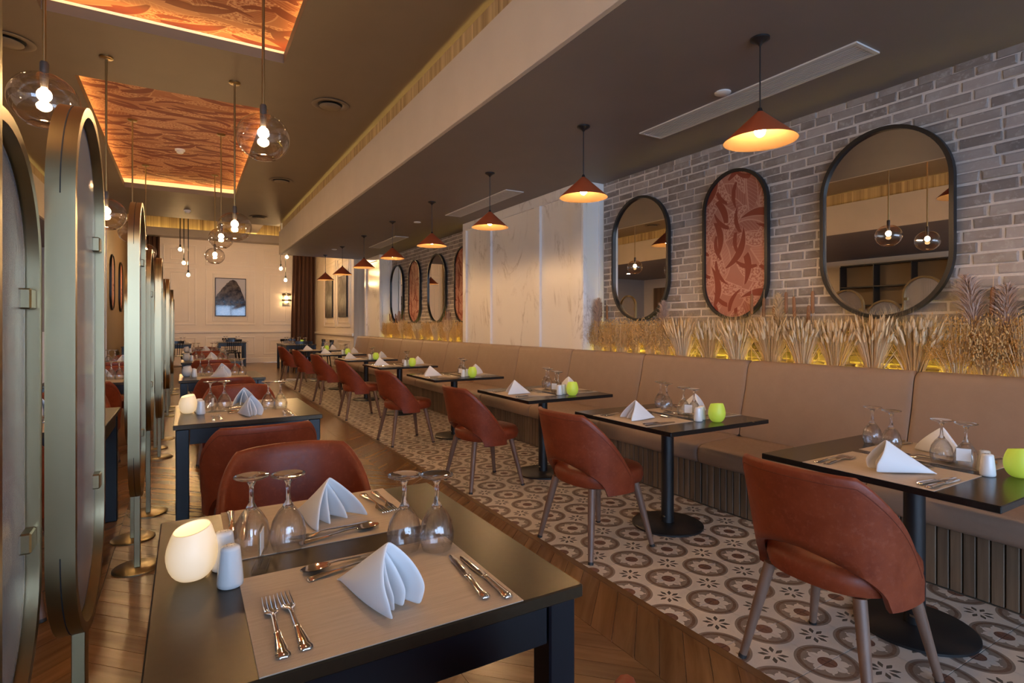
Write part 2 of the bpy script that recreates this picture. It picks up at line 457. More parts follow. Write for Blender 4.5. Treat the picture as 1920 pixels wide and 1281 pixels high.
MAT['leaf_ceiling'] = leafpaper('leaf_ceiling_paper', 3.2, .78, .23, 1.7, (.46,.19,.10), (.19,.032,.012), (.31,.085,.035), (.60,.31,.18), 'XY', .72, 0.0)

# --- dried grasses
def straw(name, c0, c1):
    t = NT(name); n = t.noise(t.coord('Object'), 35, 3)
    t.set(base=t.mix(n, c0, c1), rough=.75); return t.mat
MAT['wheat'] = straw('wheat_straw', (.66,.48,.26), (.92,.75,.49))
MAT['wheat_pale'] = straw('wheat_pale', (.66,.53,.33), (.90,.78,.57))
MAT['oat'] = straw('golden_oat', (.55,.33,.11), (.80,.55,.24))
MAT['cattail'] = straw('cattail_brown', (.21,.088,.035), (.31,.145,.065))
MAT['stalk'] = straw('dry_stalk', (.60,.43,.24), (.82,.65,.42))
MAT['plume'] = straw('plume_mauve', (.44,.31,.24), (.66,.50,.41))

# ================================================================== THE SETTING
CA = math.atan(612/1040); CS, CC = math.sin(CA), math.cos(CA)
def seen(X, Y, Z, m=0):
    d = X*CS + Y*CC
    if d < .15: return None
    u = 960 + 1040*(X*CC - Y*CS)/d; v = 609 - 1040*(Z-1.3)/d
    return d if -m < u < 1920+m and -m < v < 1281+m else None

# ---- floor: chevron planks, border strip, printed tiles
floor = struct(MB().box(-6.2,4.3,-6,20.9,-.12,-.008).build('floor', MAT['grout']), 'chevron wood floor with a band of printed tiles')
PW, PP = .62, .135
def plank_verts(xa, xb, s, y0, g=.0012):
    w_ = xb-xa
    return [(xa+g, y0+g+s*g), (xb-g, y0+g+s*(w_-g)), (xb-g, y0+PP-g+s*(w_-g)), (xa+g, y0+PP-g+s*g)]
cols = []
for k in range(-4, 13):
    xa = 1.505 - PW*k; s = 1 if k % 2 == 0 else -1
    cols.append((xa, xa+PW, s))
allp = []
for xa, xb, s in cols:
    if xa > 4.2: continue
    yy = -1.0 - PW
    while yy < 20.8:
        cxm, cym = (xa+xb)/2, yy + PP/2 + s*PW/2
        if xa > 1.4 and cym < 14.1:
            if xa < 1.6: allp.append((xa, 1.815, s, yy))
        elif xb <= 4.3 and xa > -6.2: allp.append((xa, xb, s, yy))
        yy += PP
scored = []
for p in allp:
    cxm, cym = (p[0]+p[1])/2, p[3] + PP/2 + p[2]*(p[1]-p[0])/2
    d = seen(cxm, cym, 0)
    # hidden under the nearest table and its chairs
    hid = (-.05 < cxm < .7 and cym < 2.0)
    scored.append((d if d and not hid else 99, p))
scored.sort(key=lambda q: q[0])
single = [p for d, p in scored[:300] if d < 50]
rest = [p for d, p in scored[len(single):]]
pm_cache = {}
def plank_local(p):
    xa, xb, s, y0 = p; a = s*PI/4; c, sn = math.cos(-a), math.sin(-a)
    return a, [((x-xa)*c - (y-y0)*sn, (x-xa)*sn + (y-y0)*c) for x, y in plank_verts(*p)]
for p in single:
    key = (round(p[1]-p[0],3), p[2]); a, loc = plank_local(p)
    if key not in pm_cache: pm_cache[key] = MB().prism(loc, 2, -.008, 0).mesh('plank', MAT['plank'])
    link('plank', pm_cache[key], floor, (p[0], p[3], 0), a)
for s in (1, -1):
    mb = MB(); a = s*PI/4; c, sn = math.cos(-a), math.sin(-a)
    for p in rest:
        if p[2] != s: continue
        q = [(x*c - y*sn, x*sn + y*c) for x, y in plank_verts(*p)]
        n0 = len(mb.f); mb.prism(q, 2, -.008, 0)
        rv = random.random()
        for i in range(n0, len(mb.f)): mb.a[i] = rv
    o = mb.build('plank_field', MAT['plank'], floor, None, True); o.rotation_euler = (0,0,a); o['kind'] = 'stuff'
yy = -1.6
while yy < 14.1:
    MB().box(1.8165,1.8575, yy+.001, min(yy+1.2,14.1)-.001, -.008, 0).build('border_strip', MAT['border'], floor); yy += 1.2
tile_me = MB().cbox(-TS/2+.0011, TS/2-.0011, -TS/2+.0011, TS/2-.0011, -.008, 0, .0008).mesh('floor_tile', MAT['tile'])
for i in range(5):
    for k in range(-10, 45):
        yc = 2.041 + TS*(k+.5)
        if yc < 14.1 and yc > -.8: link('floor_tile', tile_me, floor, (1.858 + TS*(i+.5), yc, 0))

# ---- right wall: mortar bed with bricks in two bays
wr = struct(MB().box(4.150,4.35,-6,13.8,0,2.95).build('wall_right', MAT['mortar']), 'grey whitewashed brick wall behind the banquette')
OV1 = [(4.342,.42),(3.173,.33),(1.988,.42)]            # centre along the wall, half width
OV2 = [(12.10,.43),(10.99,.34),(9.80,.44),(8.64,.34)]
OZ0, OZ1 = 1.34, 2.65
def behind_oval(ya, yb, za, zb):
    for c, h in OV1 + OV2:
        if all(_in_oval(y, z, c, h-.03) for y in (ya, yb) for z in (za, zb)): return True
    return False
def _in_oval(y, z, c, h):
    zc = min(max(z, OZ0+.03+h), OZ1-.03-h)
    return (y-c)**2 + (z-zc)**2 < h*h
bricks = []
rb = random.Random(3)
for (ya, yb) in ((-.9, 4.96), (8.115, 12.55)):
    row = 0; z = .885
    while z < 2.915:
        h = .0715; y = ya - (.105 if row % 2 else 0) - rb.uniform(0,.03)
        while y < yb:
            L = rb.choice((.215,.215,.205,.225,.195,.12,.235))
            a, b = max(y, ya), min(y+L-.017, yb); z1 = min(z+h-.0165, 2.918)
            if b-a > .03 and not behind_oval(a, b, z, z1): bricks.append((a, b, z+rb.uniform(-.003,.003), z1+rb.uniform(-.004,.003)))
            y += L
        z += h; row += 1
def brick_mb(mb, y0, y1, z0, z1, rng, x=0.0, a=0.0):
    d = rng.uniform(.004,.011); j = lambda: rng.uniform(-.0055,.0055); c = .006
    back = [(x,y0,z0),(x,y1,z0),(x,y1,z1),(x,y0,z1)]
    midr = [(x-d*.55,y0+j(),z0+j()),(x-d*.55,y1+j(),z0+j()),(x-d*.55,y1+j(),z1+j()),(x-d*.55,y0+j(),z1+j())]
    fr = [(x-d,y0+c+j(),z0+c+j()),(x-d,y1-c+j(),z0+c+j()),(x-d,y1-c+j(),z1-c+j()),(x-d,y0+c+j(),z1-c+j())]
    fs = [(8,9,10,11)] + [(i,(i+1)%4,4+(i+1)%4,4+i) for i in range(4)] + [(4+i,4+(i+1)%4,8+(i+1)%4,8+i) for i in range(4)]
    mb.add(back+midr+fr, fs, 0, a)
bs = sorted(bricks, key=lambda b: (seen(4.14, (b[0]+b[1])/2, (b[2]+b[3])/2) or 99))
bs = [b for b in bs if b[2] > 1.02 or True]
near = [b for b in bs if b[2] > .98 and seen(4.14, (b[0]+b[1])/2, (b[2]+b[3])/2)][:300]
nearset = set(near)
bcache = {}
for b in near:
    key = round(b[1]-b[0], 2), rb.randrange(4)
    if key not in bcache:
        mb = MB(); hl = (b[1]-b[0])/2; brick_mb(mb, -hl, hl, -.0275, .0275, rb); bcache[key] = mb.mesh('brick', MAT['brick'])
    link('brick', bcache[key], wr, (4.1505, (b[0]+b[1])/2, (b[2]+b[3])/2))
mb = MB()
for b in bs:
    if b not in nearset: brick_mb(mb, *b, rb, 4.1505, rb.random())
o = mb.build('brick_field', MAT['brick'], wr, None, True); o['kind'] = 'stuff'

# ---- marble piers between the brick bays
def pier(name, y0, y1, stiles, label, far):
    p = struct(MB().box(3.885,4.15,y0+.0,y1,0,2.92).build(name, MAT['marble']), label)
    for a, b in stiles: MB().cbox(3.85,3.885,a,b,.02,2.80,.003).build('stile', MAT['marble'], p)
    MB().cbox(3.85,3.885,y0,y1,2.801,2.92,.003).build('rail', MAT['marble'], p)
    MB().cbox(3.852,3.905,y0-.022,y0,0,2.92,.003).build('stile', MAT['marble'], p)
    MB().cbox(4.085,4.149,y0-.022,y0,0,2.92,.003).build('stile', MAT['marble'], p)
    MB().cbox(3.9055,4.0845,y0-.022,y0,2.80,2.92,.003).build('rail', MAT['marble'], p)
    return p
pier('trim_1', 4.99, 8.11, [(8.0,8.11),(7.17,7.28),(5.86,5.99),(4.99,5.18)], 'panelled white marble pier between the two brick bays', False)
pier('trim_2', 12.58, 13.8, [(13.68,13.8),(12.58,12.72)], 'panelled white marble pier at the far end of the banquette', True)

# ---- planter ledge behind the banquette with its light strips
led = struct(MB().box(3.845,4.149,-.9,4.965,.80,.925).box(3.845,4.149,8.112,12.555,.80,.925).build('trim_3', MAT['brownplastic']), 'dark planter ledge behind the banquette backrest')
for a, b in ((-.5,4.9),(8.2,12.5)):
    MB().box(4.118,4.132,a,b,.9252,.934).build('light_strip', MAT['led_plant'], led)

# ---- lower ceiling on the right and its fascia, cove and timber band
cl_ = struct(MB().box(1.90,4.35,-6,13.8,2.92,2.98).build('ceiling.001', MAT['ceil_low']), 'low grey ceiling over the banquette')
fa = struct(MB().cbox(1.862,1.8995,-6,13.8,2.92,3.45,.003).build('trim_4', MAT['beam']), 'cream fascia of the low ceiling over the banquette')
MB().box(1.90,4.35,13.74,13.7995,2.981,4.85).build('end_board', MAT['beam'], fa)
bd = struct(MB().box(1.93,2.02,-6,13.74,2.981,3.72).build('trim_5', MAT['band']), 'lit timber band above the cream fascia')
MB().box(1.903,1.926,-6,13.7,3.30,3.31).build('light_strip', MAT['led_band'], bd)
# left side, the same mirrored
struct(MB().box(-6.2,-1.90,-6,15,2.92,2.98).build('ceiling.002', MAT['ceil_low']), 'low grey ceiling over the left side of the room')
struct(MB().cbox(-1.8995,-1.862,-6,15,2.92,3.45,.003).build('trim_6', MAT['beam']), 'cream fascia of the low ceiling on the left')
bl = struct(MB().box(-2.02,-1.93,-6,15,2.981,3.72).build('trim_7', MAT['band']), 'lit timber band above the left fascia')
MB().box(-1.926,-1.903,-6,14.9,3.30,3.31).build('light_strip', MAT['led_band'], bl)

# ---- high ceiling with two papered light trays
TR = [(-.93,.76,.30,5.34),(-.90,.78,6.58,11.5)]
mb = MB(); Zc, Zt = 3.65, 3.735
x0, x1 = -1.9295, 1.9295
mb.box(x0,x1,-6,TR[0][2],Zc,Zt); mb.box(x0,x1,TR[0][3],TR[1][2],Zc,Zt); mb.box(x0,x1,TR[1][3],14.25,Zc,Zt)
for a, b, c, d in TR: mb.box(x0,a,c,d,Zc,Zt); mb.box(b,x1,c,d,Zc,Zt)
ce = struct(mb.build('ceiling', MAT['ceil_up']), 'high taupe ceiling with two light trays')
MB().box(-2.0,2.0,14.2,14.249,3.7355,4.85).build('upstand', MAT['ceil_up'], ce)
for a, b, c, d in TR:
    MB().box(a-.22,b+.22,c-.22,d+.22,3.85,3.87).build('leaf_panel', MAT['leaf_ceiling'], ce)
    m2 = MB()
    for q in ((a-.22,a-.20,c-.22,d+.22),(b+.20,b+.22,c-.22,d+.22),(a-.2,b+.2,c-.22,c-.20),(a-.2,b+.2,d+.20,d+.22)): m2.box(*q,Zt+.0005,3.8495)
    m2.build('tray_side', MAT['white'], ce)
    for q in ((a-.12,a-.09,c-.1,d+.1),(b+.09,b+.12,c-.1,d+.1),(a-.08,b+.08,c-.12,c-.09),(a-.08,b+.08,d+.09,d+.12)):
        MB().box(*q,Zt+.0005,Zt+.010).build('light_strip', MAT['led_tray'], ce)

# ---- far hall: raised ceiling, back wall with mouldings, cove band
vo = struct(MB().box(-2.1,4.75,14.2,21,4.85,4.95).build('ceiling.003', MAT['ceil_up']), 'raised ceiling of the far hall')
MB().cbox(1.72,2.06,14.3,20.49,4.36,4.8495,.004).build('ceiling_beam', MAT['beam'], vo)
wb = struct(MB().box(-1.7,4.7,20.8,21,0,4.85).build('wall_back', MAT['cream']), 'cream panelled back wall with mouldings')
def moulding(parent, fixed, axis, a0, a1, z0, z1, w_=.045, d=.022, inner=True):
    # picture-frame moulding on a wall: axis 'x' (wall at y = fixed) or 'y' (wall at x = fixed)
    def bar(a, b, c, e):
        if axis == 'x': return MB().cbox(a,b,fixed-d,fixed,c,e,.006)
        return MB().cbox(fixed-d,fixed,a,b,c,e,.006)
    mb = MB()
    for q in ((a0,a1,z0,z0+w_),(a0,a1,z1-w_,z1),(a0,a0+w_,z0+w_,z1-w_),(a1-w_,a1,z0+w_,z1-w_)):
        bb = bar(*q); mb.add(bb.v, bb.f)
    mb.build('panel_moulding', MAT['mould'], parent, 30)
    if inner and a1-a0 > .5: moulding(parent, fixed, axis, a0+.2, a1-.2, z0+.13, z1-.13, .028, .016, False)
for a, b in ((-.62,.30),(.56,2.05),(2.31,3.25)):
    moulding(wb, 20.8, 'x', a, b, 3.26, 3.88); moulding(wb, 20.8, 'x', a, b, 1.29, 3.14); moulding(wb, 20.8, 'x', a, b, .28, .90)
MB().cbox(-1.5,4.0,20.755,20.8,1.03,1.11,.008).build('chair_rail', MAT['mould'], wb)
MB().cbox(-1.5,4.0,20.77,20.8,0,.17,.006).build('skirting', MAT['mould'], wb)
tb = struct(MB().box(-1.5,4.0,20.28,20.34,4.07,4.32).box(-1.5,4.0,20.34,20.8,4.07,4.10).build('trim_8', MAT['greywall']), 'grey cove lip above the far back wall')
MB().box(-1.5,4.0,20.52,20.56,4.10,4.8495).build('timber_band', MAT['band'], tb)
MB().box(-1.4,3.9,20.42,20.45,4.26,4.27).build('light_strip', MAT['led_band'], tb)
wf = struct(MB().box(4.0,4.6,15.42,20.8,0,4.85).build('wall_right.001', MAT['cream']), 'cream panelled side wall in the far hall')
for a, b in ((17.55,19.15),(15.7,17.3)):
    moulding(wf, 4.0, 'y', a, b, 1.22, 3.3); moulding(wf, 4.0, 'y', a, b, .26, .86)
MB().cbox(3.955,4.0,15.42,20.75,.98,1.06,.008).build('chair_rail', MAT['mould'], wf)
MB().cbox(3.975,4.0,15.42,20.76,0,.17,.006).build('skirting', MAT['mould'], wf)
struct(MB().box(4.6,4.75,13.8,15.42,0,4.85).box(4.3505,4.5995,13.7,13.8,0,4.85).box(4.0,4.6,15.38,15.4195,0,4.85,1).build('wall_right.002', [MAT['greywall'], MAT['tan']]), 'brown recess beside the far marble pier')
struct(MB().box(-1.65,-1.5,15.0,20.8,0,4.85).build('wall_left', MAT['brownwall']), 'brown side wall with two slim oval pictures')
we = struct(MB().box(-6.2,-1.502,15.0,15.12,1.15,2.92).box(-6.2,-1.502,15.0,15.12,0,1.149,1).box(-2.02,-1.93,14.25,15.0,3.721,4.85).box(-2.02,-1.651,15.0,15.12,2.981,4.85).build('wall_left.001', [MAT['greywall'], MAT['white']]), 'two-tone end wall behind the screens')
MB().cbox(-1.60,-1.49,14.94,14.9995,0,3.44,.004).build('corner_post', MAT['white'], we)
# ---- left side of the room (seen in the mirrors)
wl = struct(MB().box(-6.4,-6.2,-6,15.1,0,2.98).build('wall_left.002', MAT['cream']), 'cream wall on the far left side of the room')
for k in range(5):
    MB().cbox(-6.2,-6.17,8.3+k*1.25,9.5+k*1.25,1.1,2.6,.01).build('timber_panel', MAT['walnut'], wl)
MB().cbox(-6.2,-6.16,4.0,5.3,0,2.91,.005).build('marble_panel', MAT['marble'], wl)
# ---- window wall behind the camera
ww = struct(MB().box(-6.4,4.35,-6.2,-6.0,0,.4).box(-6.4,-6.0,-6.2,-6.0,.4,4).box(-2.0,-1.75,-6.2,-6,.4,4).box(1.75,1.95,-6.2,-6,.4,4)
            .box(4.05,4.35,-6.2,-6,.4,4).box(-6.0,-2.0,-6.2,-6,2.8,4).box(1.95,4.05,-6.2,-6,2.8,4).box(-1.75,1.75,-6.2,-6,3.3,4).build('wall_front', MAT['cream']), 'window wall at the near end of the room')
for n_, (a, b, top) in enumerate(((-6.0,-2.0,2.8),(-1.75,1.75,3.3),(1.95,4.05,2.8))):
    wn = struct(MB().box(a,b,-6.11,-6.10,.4,top).build('window_%d' % (n_+1), MAT['pane']), 'tall window at the near end of the room')
    fr = MB()
    nn = max(2, round((b-a)/1.0))
    for k in range(nn+1): xx = a + (b-a)*k/nn; fr.box(max(a,xx-.035), min(b,xx+.035), -6.14, -6.06, .4, top)
    for zz in (.43,1.45,top-.03): fr.box(a,b,-6.135,-6.065,zz-.03,zz+.03)
    fr.build('window_frame', MAT['black'], wn)

# ================================================================== OBJECT BUILDERS
def sgnpow(c, e): return math.copysign(abs(c)**e, c)
def make_chair():
    root = empty('dining_chair')
    # seat cushion
    mb = MB(); N = 36; rows = []
    prof = [(0,.372),(.86,.372),(.96,.382),(1.0,.415),(.99,.445),(.94,.464),(.80,.474),(.45,.480),(0,.482)]
    vs = []; fs = []
    for s, z in prof:
        if s == 0: rows.append([len(vs)]); vs.append((.030,0,z)); continue
        rows.append(list(range(len(vs), len(vs)+N)))
        for i in range(N):
            a = 2*PI*i/N; vs.append((.030 + s*.252*sgnpow(math.cos(a),.72), s*.232*sgnpow(math.sin(a),.78), z))
    for A, B in zip(rows, rows[1:]):
        for i in range(N):
            j = (i+1) % N
            if len(A) == 1: fs.append([A[0],B[j],B[i]])
            elif len(B) == 1: fs.append([A[i],A[j],B[0]])
            else: fs.append([A[i],A[j],B[j],B[i]])
    mb.add(vs, fs); mb.build('seat', MAT['rust'], root, 50)
    # wrap-round back shell with the open arch above the seat
    PH = R(106); NP = 56; NZ = 9; TH = .030
    def ztop(p):
        a = abs(p)
        if a < R(38): return .800 - .006*(a/R(38))**2
        q = min(1, (a-R(38))/(PH-R(38))); return .794 - (.794-.415)*(q**1.12)
    def zbot(p):
        a = abs(p)/R(64)
        return .352 + (.175*(max(0, math.cos(a*PI/2)))**.55 if a < 1 else 0)
    def pt(p, z, off):
        b_, a_, e = .236, .246, 2.5
        cp, sp = math.cos(p), math.sin(p)
        r = (abs(cp/b_)**e + abs(sp/a_)**e)**(-1/e)
        t = max(0, (z-.40)/.40)
        rr = r + t*(.030 + .052*max(0,cp)) + off
        return (-rr*cp + .0, rr*sp, z)
    mb = MB(); vs = []; idx = {}
    for i in range(NP+1):
        p = -PH + 2*PH*i/NP; zt, zb = ztop(p), zbot(p)
        # profile loop: outer face up, rounded rim, inner face down, rounded lower edge
        loop = [(zb+(zt-zb)*k/NZ, TH/2) for k in range(NZ+1)]
        loop += [(zt+.010, TH*.30), (zt+.013, 0), (zt+.010, -TH*.30)]
        loop += [(zb+(zt-zb)*k/NZ, -TH/2) for k in range(NZ,-1,-1)]
        loop += [(zb-.007, 0)]
        for k, (z, off) in enumerate(loop): idx[(i,k)] = len(vs); vs.append(pt(p, z, off))
    K = len(loop); fs = []
    for i in range(NP):
        for k in range(K):
            l = (k+1) % K; fs.append([idx[(i,k)], idx[(i+1,k)], idx[(i+1,l)], idx[(i,l)]])
    fs.append([idx[(0,k)] for k in range(K)]); fs.append([idx[(NP,k)] for k in range(K)][::-1])
    mb.add(vs, fs); sh = mb.build('backrest', MAT['rust'], root, 60)
    pth = []
    for i in range(2, NP-1):
        p = -PH + 2*PH*i/NP; pth.append(pt(p, ztop(p)-.022, TH/2))
    MB().tube(pth, .0014, 5).build('piping', MAT['seam'], sh, 60)
    for sx in (-1, 1):
        for sy in (-1, 1):
            lg = MB().tube([(sx*.165,sy*.165,.380),(sx*.190,sy*.190,.25),(sx*.2345,sy*.2345,.012)], [.022,.021,.0145], 12).build('leg', MAT['chairleg'], root, 40)
            MB().tube([(sx*.234,sy*.234,.014),(sx*.237,sy*.237,0)], [.0155,.0155], 10).build('foot_cap', MAT['brownplastic'], lg, 40)
    return root
CHAIR = make_chair()

def make_spindle_chair():
    root = empty('spindle_chair')
    MB().cbox(-.20,.21,-.21,.21,.425,.455,.012).build('seat', MAT['blackgloss'], root, 30)
    for sx in (-1,1):
        for sy in (-1,1):
            MB().tube([(sx*.15,sy*.15,.43),(sx*.20,sy*.20,0)], [.018,.013], 8).build('leg', MAT['blackgloss'], root, 40)
    MB().tube([(-.17,-.17,.15),(-.17,.17,.15)], .010, 6).build('stretcher', MAT['blackgloss'], root, 40)
    for k in range(7):
        y = -.165 + .055*k
        MB().tube([(-.18,y*.9,.45),(-.25,y*1.1,.80)], .008, 6).build('spindle', MAT['blackgloss'], root, 40)
    pts = [(-.27+.05*math.cos(PI*(k/8-.5)) - .05, -.22+.44*k/8, .82) for k in range(9)]
    pts = [(-.245-.035*math.sin(PI*k/8), -.22+.055*k, .82) for k in range(9)]
    mb = MB(); mb.sweep_rect(pts, [(1,0,0)]*9, (0,0,1), .075, .022, False)
    mb.build('top_rail', MAT['blackgloss'], root, 50)
    return root
SPINDLE = make_spindle_chair()

TLX, TLY, TH1 = .397, .445, .745
def make_leg_table():
    root = empty('dining_table')
    MB().cbox(-TLX,TLX,-TLY,TLY,TH1-.028,TH1,.003,0).build('tabletop', MAT['top_bronze'], root, 20)
    for sx in (-1,1):
        for sy in (-1,1):
            MB().cbox(sx*(TLX-.045)-.033, sx*(TLX-.045)+.033, sy*(TLY-.045)-.033, sy*(TLY-.045)+.033, 0, TH1-.0285, .004).build('leg', MAT['navy'], root, 20)
    for sy in (-1,1): MB().cbox(-TLX+.08,TLX-.08, sy*(TLY-.03)-.011, sy*(TLY-.03)+.011, TH1-.115, TH1-.0285, .002).build('apron', MAT['navy'], root, 20)
    for sx in (-1,1): MB().cbox(sx*(TLX-.03)-.011, sx*(TLX-.03)+.011, -TLY+.08, TLY-.08, TH1-.115, TH1-.0285, .002).build('apron', MAT['navy'], root, 20)
    return root
LEGTABLE = make_leg_table()
TH2 = .71
def make_ped_table():
    root = empty('pedestal_table')
    MB().cbox(-.425,.425,-.435,.435,TH2-.026,TH2,.003).build('tabletop', MAT['top_black'], root, 20)
    MB().lathe([(0,.0),(.225,0),(.225,.010),(.215,.016),(.06,.022),(0,.022)], 40).build('base_plate', MAT['black'], root, 40)
    ps = MB().lathe([(0,.022),(.040,.022),(.040,TH2-.03),(0,TH2-.03)], 24).build('post', MAT['black'], root, 40)
    MB().cbox(-.0435,-.0395,-.02,.0,.055,.067,.001).build('sticker', MAT['silver'], ps, 20)
    MB().cbox(-.16,.16,-.16,.16,TH2-.045,TH2-.0265,.003).build('mounting_plate', MAT['black'], root, 20)
    return root
PEDTABLE = make_ped_table()

def make_glass():
    root = empty('wine_glass')
    MB().lathe([(.0105,.1000),(.0222,.0905),(.0345,.070),(.0408,.045),(.0402,.025),(.0336,.0004),(.0350,.0),(.0418,.025),(.0424,.045),(.0360,.072),(.0235,.094),(.0125,.1065)], 32).build('bowl', MAT['bowl'], root, 70)
    MB().lathe([(0,.1005),(.010,.1005),(.0130,.1068),(.0062,.120),(.0048,.140),(.0055,.160),(.0110,.1705),(0,.171)], 16).build('stem', MAT['glass'], root, 70)
    MB().lathe([(0,.1712),(.012,.1722),(.030,.178),(.0405,.1825),(.0405,.1850),(.030,.1835),(.012,.1830),(0,.1830)], 32).build('foot', MAT['glass'], root, 70)
    return root
GLASS = make_glass()
MAT_O = link('placemat', MB().cbox(-.243,.243,-.195,.195,0,.0022,.0006).mesh('placemat', MAT['mat']))

def make_napkin(W, H, T, skew, tear):
    # a folded cloth cone: teardrop mouth at +x, flat sides running back to a tail point at -x
    mb = MB(); N = 28; M = 12
    def loft(W, H, x0, ax, q0, z0):
        vs = []; fs = []
        for j in range(M+1):
            q = q0 + (1-q0)*j/M
            for i in range(N+1):
                s = 2*i/N - 1; a_ = abs(s)
                zz = (1-a_)**.92                                   # 1 at the ridge, 0 on the table
                wid = (1-zz)*(1-tear) + tear*math.sin(PI*min(1,(1-zz)*.80))**.8
                ox = x0 - (x0-ax)*zz - .10*max(0, .28-zz)*tear
                k = 1-q
                vs.append((ox*k - T*q, math.copysign(W*wid*k*(1+.22*math.sin(PI*q)), s) + skew*q*q, max(z0, H*zz*(k**1.04) + z0)))
        for j in range(M):
            for i in range(N): fs.append([j*(N+1)+i, j*(N+1)+i+1, (j+1)*(N+1)+i+1, (j+1)*(N+1)+i])
        return vs, fs
    vs, fs = loft(W, H, .088, .010, 0, .0018); mb.add(vs, fs)
    vs, fs = loft(W*.38, H*.92, .074, .0, .04, .0018); mb.add(vs, fs)
    me = mb.mesh('napkin', MAT['napkin'], 75)
    o = link('napkin', me)
    md = o.modifiers.new('thickness', 'SOLIDIFY'); md.thickness = .006; md.offset = -1
    md = o.modifiers.new('soft', 'SUBSURF'); md.levels = 1; md.render_levels = 1
    return o
NAP_A = make_napkin(.052, .128, .165, .015, .85)
NAP_B = make_napkin(.092, .120, .13, -.015, .25)

def cut_profile(name, stations, mat='silver', extra=None):
    # stations: (y, half width, z bottom, thickness)
    mb = MB(); vs = []; fs = []; K = 6
    for y, hw, z, th in stations:
        for a, b in ((-1,0),(-.6,1),(.6,1),(1,0),(.6,-.6),(-.6,-.6)):
            vs.append((a*hw, y, z + th*.5 + b*th*.5*(.6 if b < 0 else 1)))
    for i in range(len(stations)-1):
        for k in range(K): l = (k+1) % K; fs.append([i*K+k, i*K+l, (i+1)*K+l, (i+1)*K+k])
    fs += [list(range(K)), [(len(stations)-1)*K+k for k in range(K)][::-1]]
    mb.add(vs, fs)
    if extra: extra(mb)
    return link(name, mb.mesh(name, MAT[mat], 55))
HAND = [(-.112,.006,.0004,.003),(-.110,.0115,.0004,.005),(-.100,.0125,.0006,.006),(-.092,.0095,.0008,.0058),(-.086,.0105,.001,.006),(-.040,.0060,.003,.005),(-.034,.0072,.0034,.0056),(-.028,.0048,.004,.005),(.015,.0036,.0075,.004),(.032,.0040,.0075,.0034)]
def tines(mb):
    for k in range(4):
        x = (k-1.5)*.0072
        mb.tube([(x*.95,.058,.0046),(x,.080,.0050),(x,.098,.0060),(x,.113,.0085)], [.0019,.0018,.0015,.0008], 6)
FORK = cut_profile('fork', HAND + [(.040,.0085,.0060,.003),(.050,.0128,.0044,.0028),(.060,.0132,.0034,.0026),(.064,.0126,.0032,.0024)], extra=tines)
def bowl(mb):
    vs = []; fs = []; n, m = 14, 6
    for sgn in (0, 1):
        o = len(vs)
        for i in range(n+1):
            t = i/n; y = .034 + .066*t; hw = .0195*math.sin(PI*min(1, t*.92+.06))**.62
            for k in range(m+1):
                s = 2*k/m-1; dep = .0085*(1-s*s)*math.sin(PI*t)**.6
                vs.append((s*hw, y, .0100 - dep - (.0010 if sgn else 0) + .0))
        for i in range(n):
            for k in range(m): fs.append([o+i*(m+1)+k, o+i*(m+1)+k+1, o+(i+1)*(m+1)+k+1, o+(i+1)*(m+1)+k])
    mb.add(vs, fs)
SPOON = cut_profile('spoon', HAND + [(.038,.005,.0070,.003)], extra=bowl)
KNIFE = cut_profile('knife', [(-.118,.006,.001,.006),(-.114,.0105,.0004,.009),(-.106,.0112,.0004,.0095),(-.096,.0088,.001,.009),(-.055,.0078,.001,.0085),(-.022,.0066,.0012,.008),(-.014,.0082,.001,.0086),(-.008,.006,.0015,.006),
                              (-.004,.0092,.0024,.0024),(.030,.0102,.0018,.0022),(.080,.0098,.0010,.0020),(.108,.0070,.0006,.0018),(.118,.0022,.0004,.0014)])

def make_candle(mat, inner):
    root = empty('candle_lamp')
    # egg-shaped frosted cup with a slanted mouth
    prof = [(0,0),(.022,0),(.034,.006),(.046,.024),(.0515,.048),(.0500,.070),(.0440,.092),(.0365,.112)]
    N = 32; vs = []; fs = []
    def ring(r, z, sl): return [(r*math.cos(2*PI*i/N), r*math.sin(2*PI*i/N), z + sl*math.sin(2*PI*i/N)*.22*r) for i in range(N)]
    o_ = []
    for r, z in prof[1:]: o_.append(ring(r, z, max(0,(z-.06)/.052)))
    i_ = [ring(r-.003, z, max(0,(z-.06)/.052)) for r, z in reversed(prof[4:])] 
    allr = o_ + i_
    for q in allr: vs += q
    for a in range(len(allr)-1):
        for i in range(N): j = (i+1) % N; fs.append([a*N+i, a*N+j, (a+1)*N+j, (a+1)*N+i])
    vs.append((0,0,0)); c0 = len(vs)-1; fs += [[c0,(i+1)%N,i] for i in range(N)]
    cu = MB().add(vs, fs).build('cup', mat, root, 60)
    md = cu.modifiers.new('soft', 'SUBSURF'); md.levels = 1; md.render_levels = 1
    MB().lathe([(0,.03),(.043,.03),(.043,.044),(.012,.046),(0,.050)], 20).build('candle', inner, root, 50)
    return root
CAN_WARM = make_candle(MAT['candle_warm'], MAT['candle_in'])
CAN_WHITE = make_candle(MAT['candle_white'], MAT['candle_white'])
CAN_LIME = make_candle(MAT['candle_lime'], MAT['candle_lime_in'])
def make_shaker():
    root = empty('salt_shaker')
    MB().lathe([(0,0),(.022,0),(.0255,.003),(.026,.010),(.0245,.03),(.0205,.070),(.0195,.078)], 24).build('body', MAT['porcelain'], root, 50)
    cp = MB().lathe([(.0195,.0781),(.018,.0835),(.012,.086),(0,.0868)], 24).build('cap', MAT['porcelain'], root, 60)
    mb = MB()
    for k in range(5): a = k*2*PI/5; mb.lathe([(0,.0865),(.0012,.0864),(0,.0872)], 6, (.008*math.cos(a), .008*math.sin(a), 0))
    mb.build('holes', MAT['ventdark'], cp)
    return root
SHAKER = make_shaker()
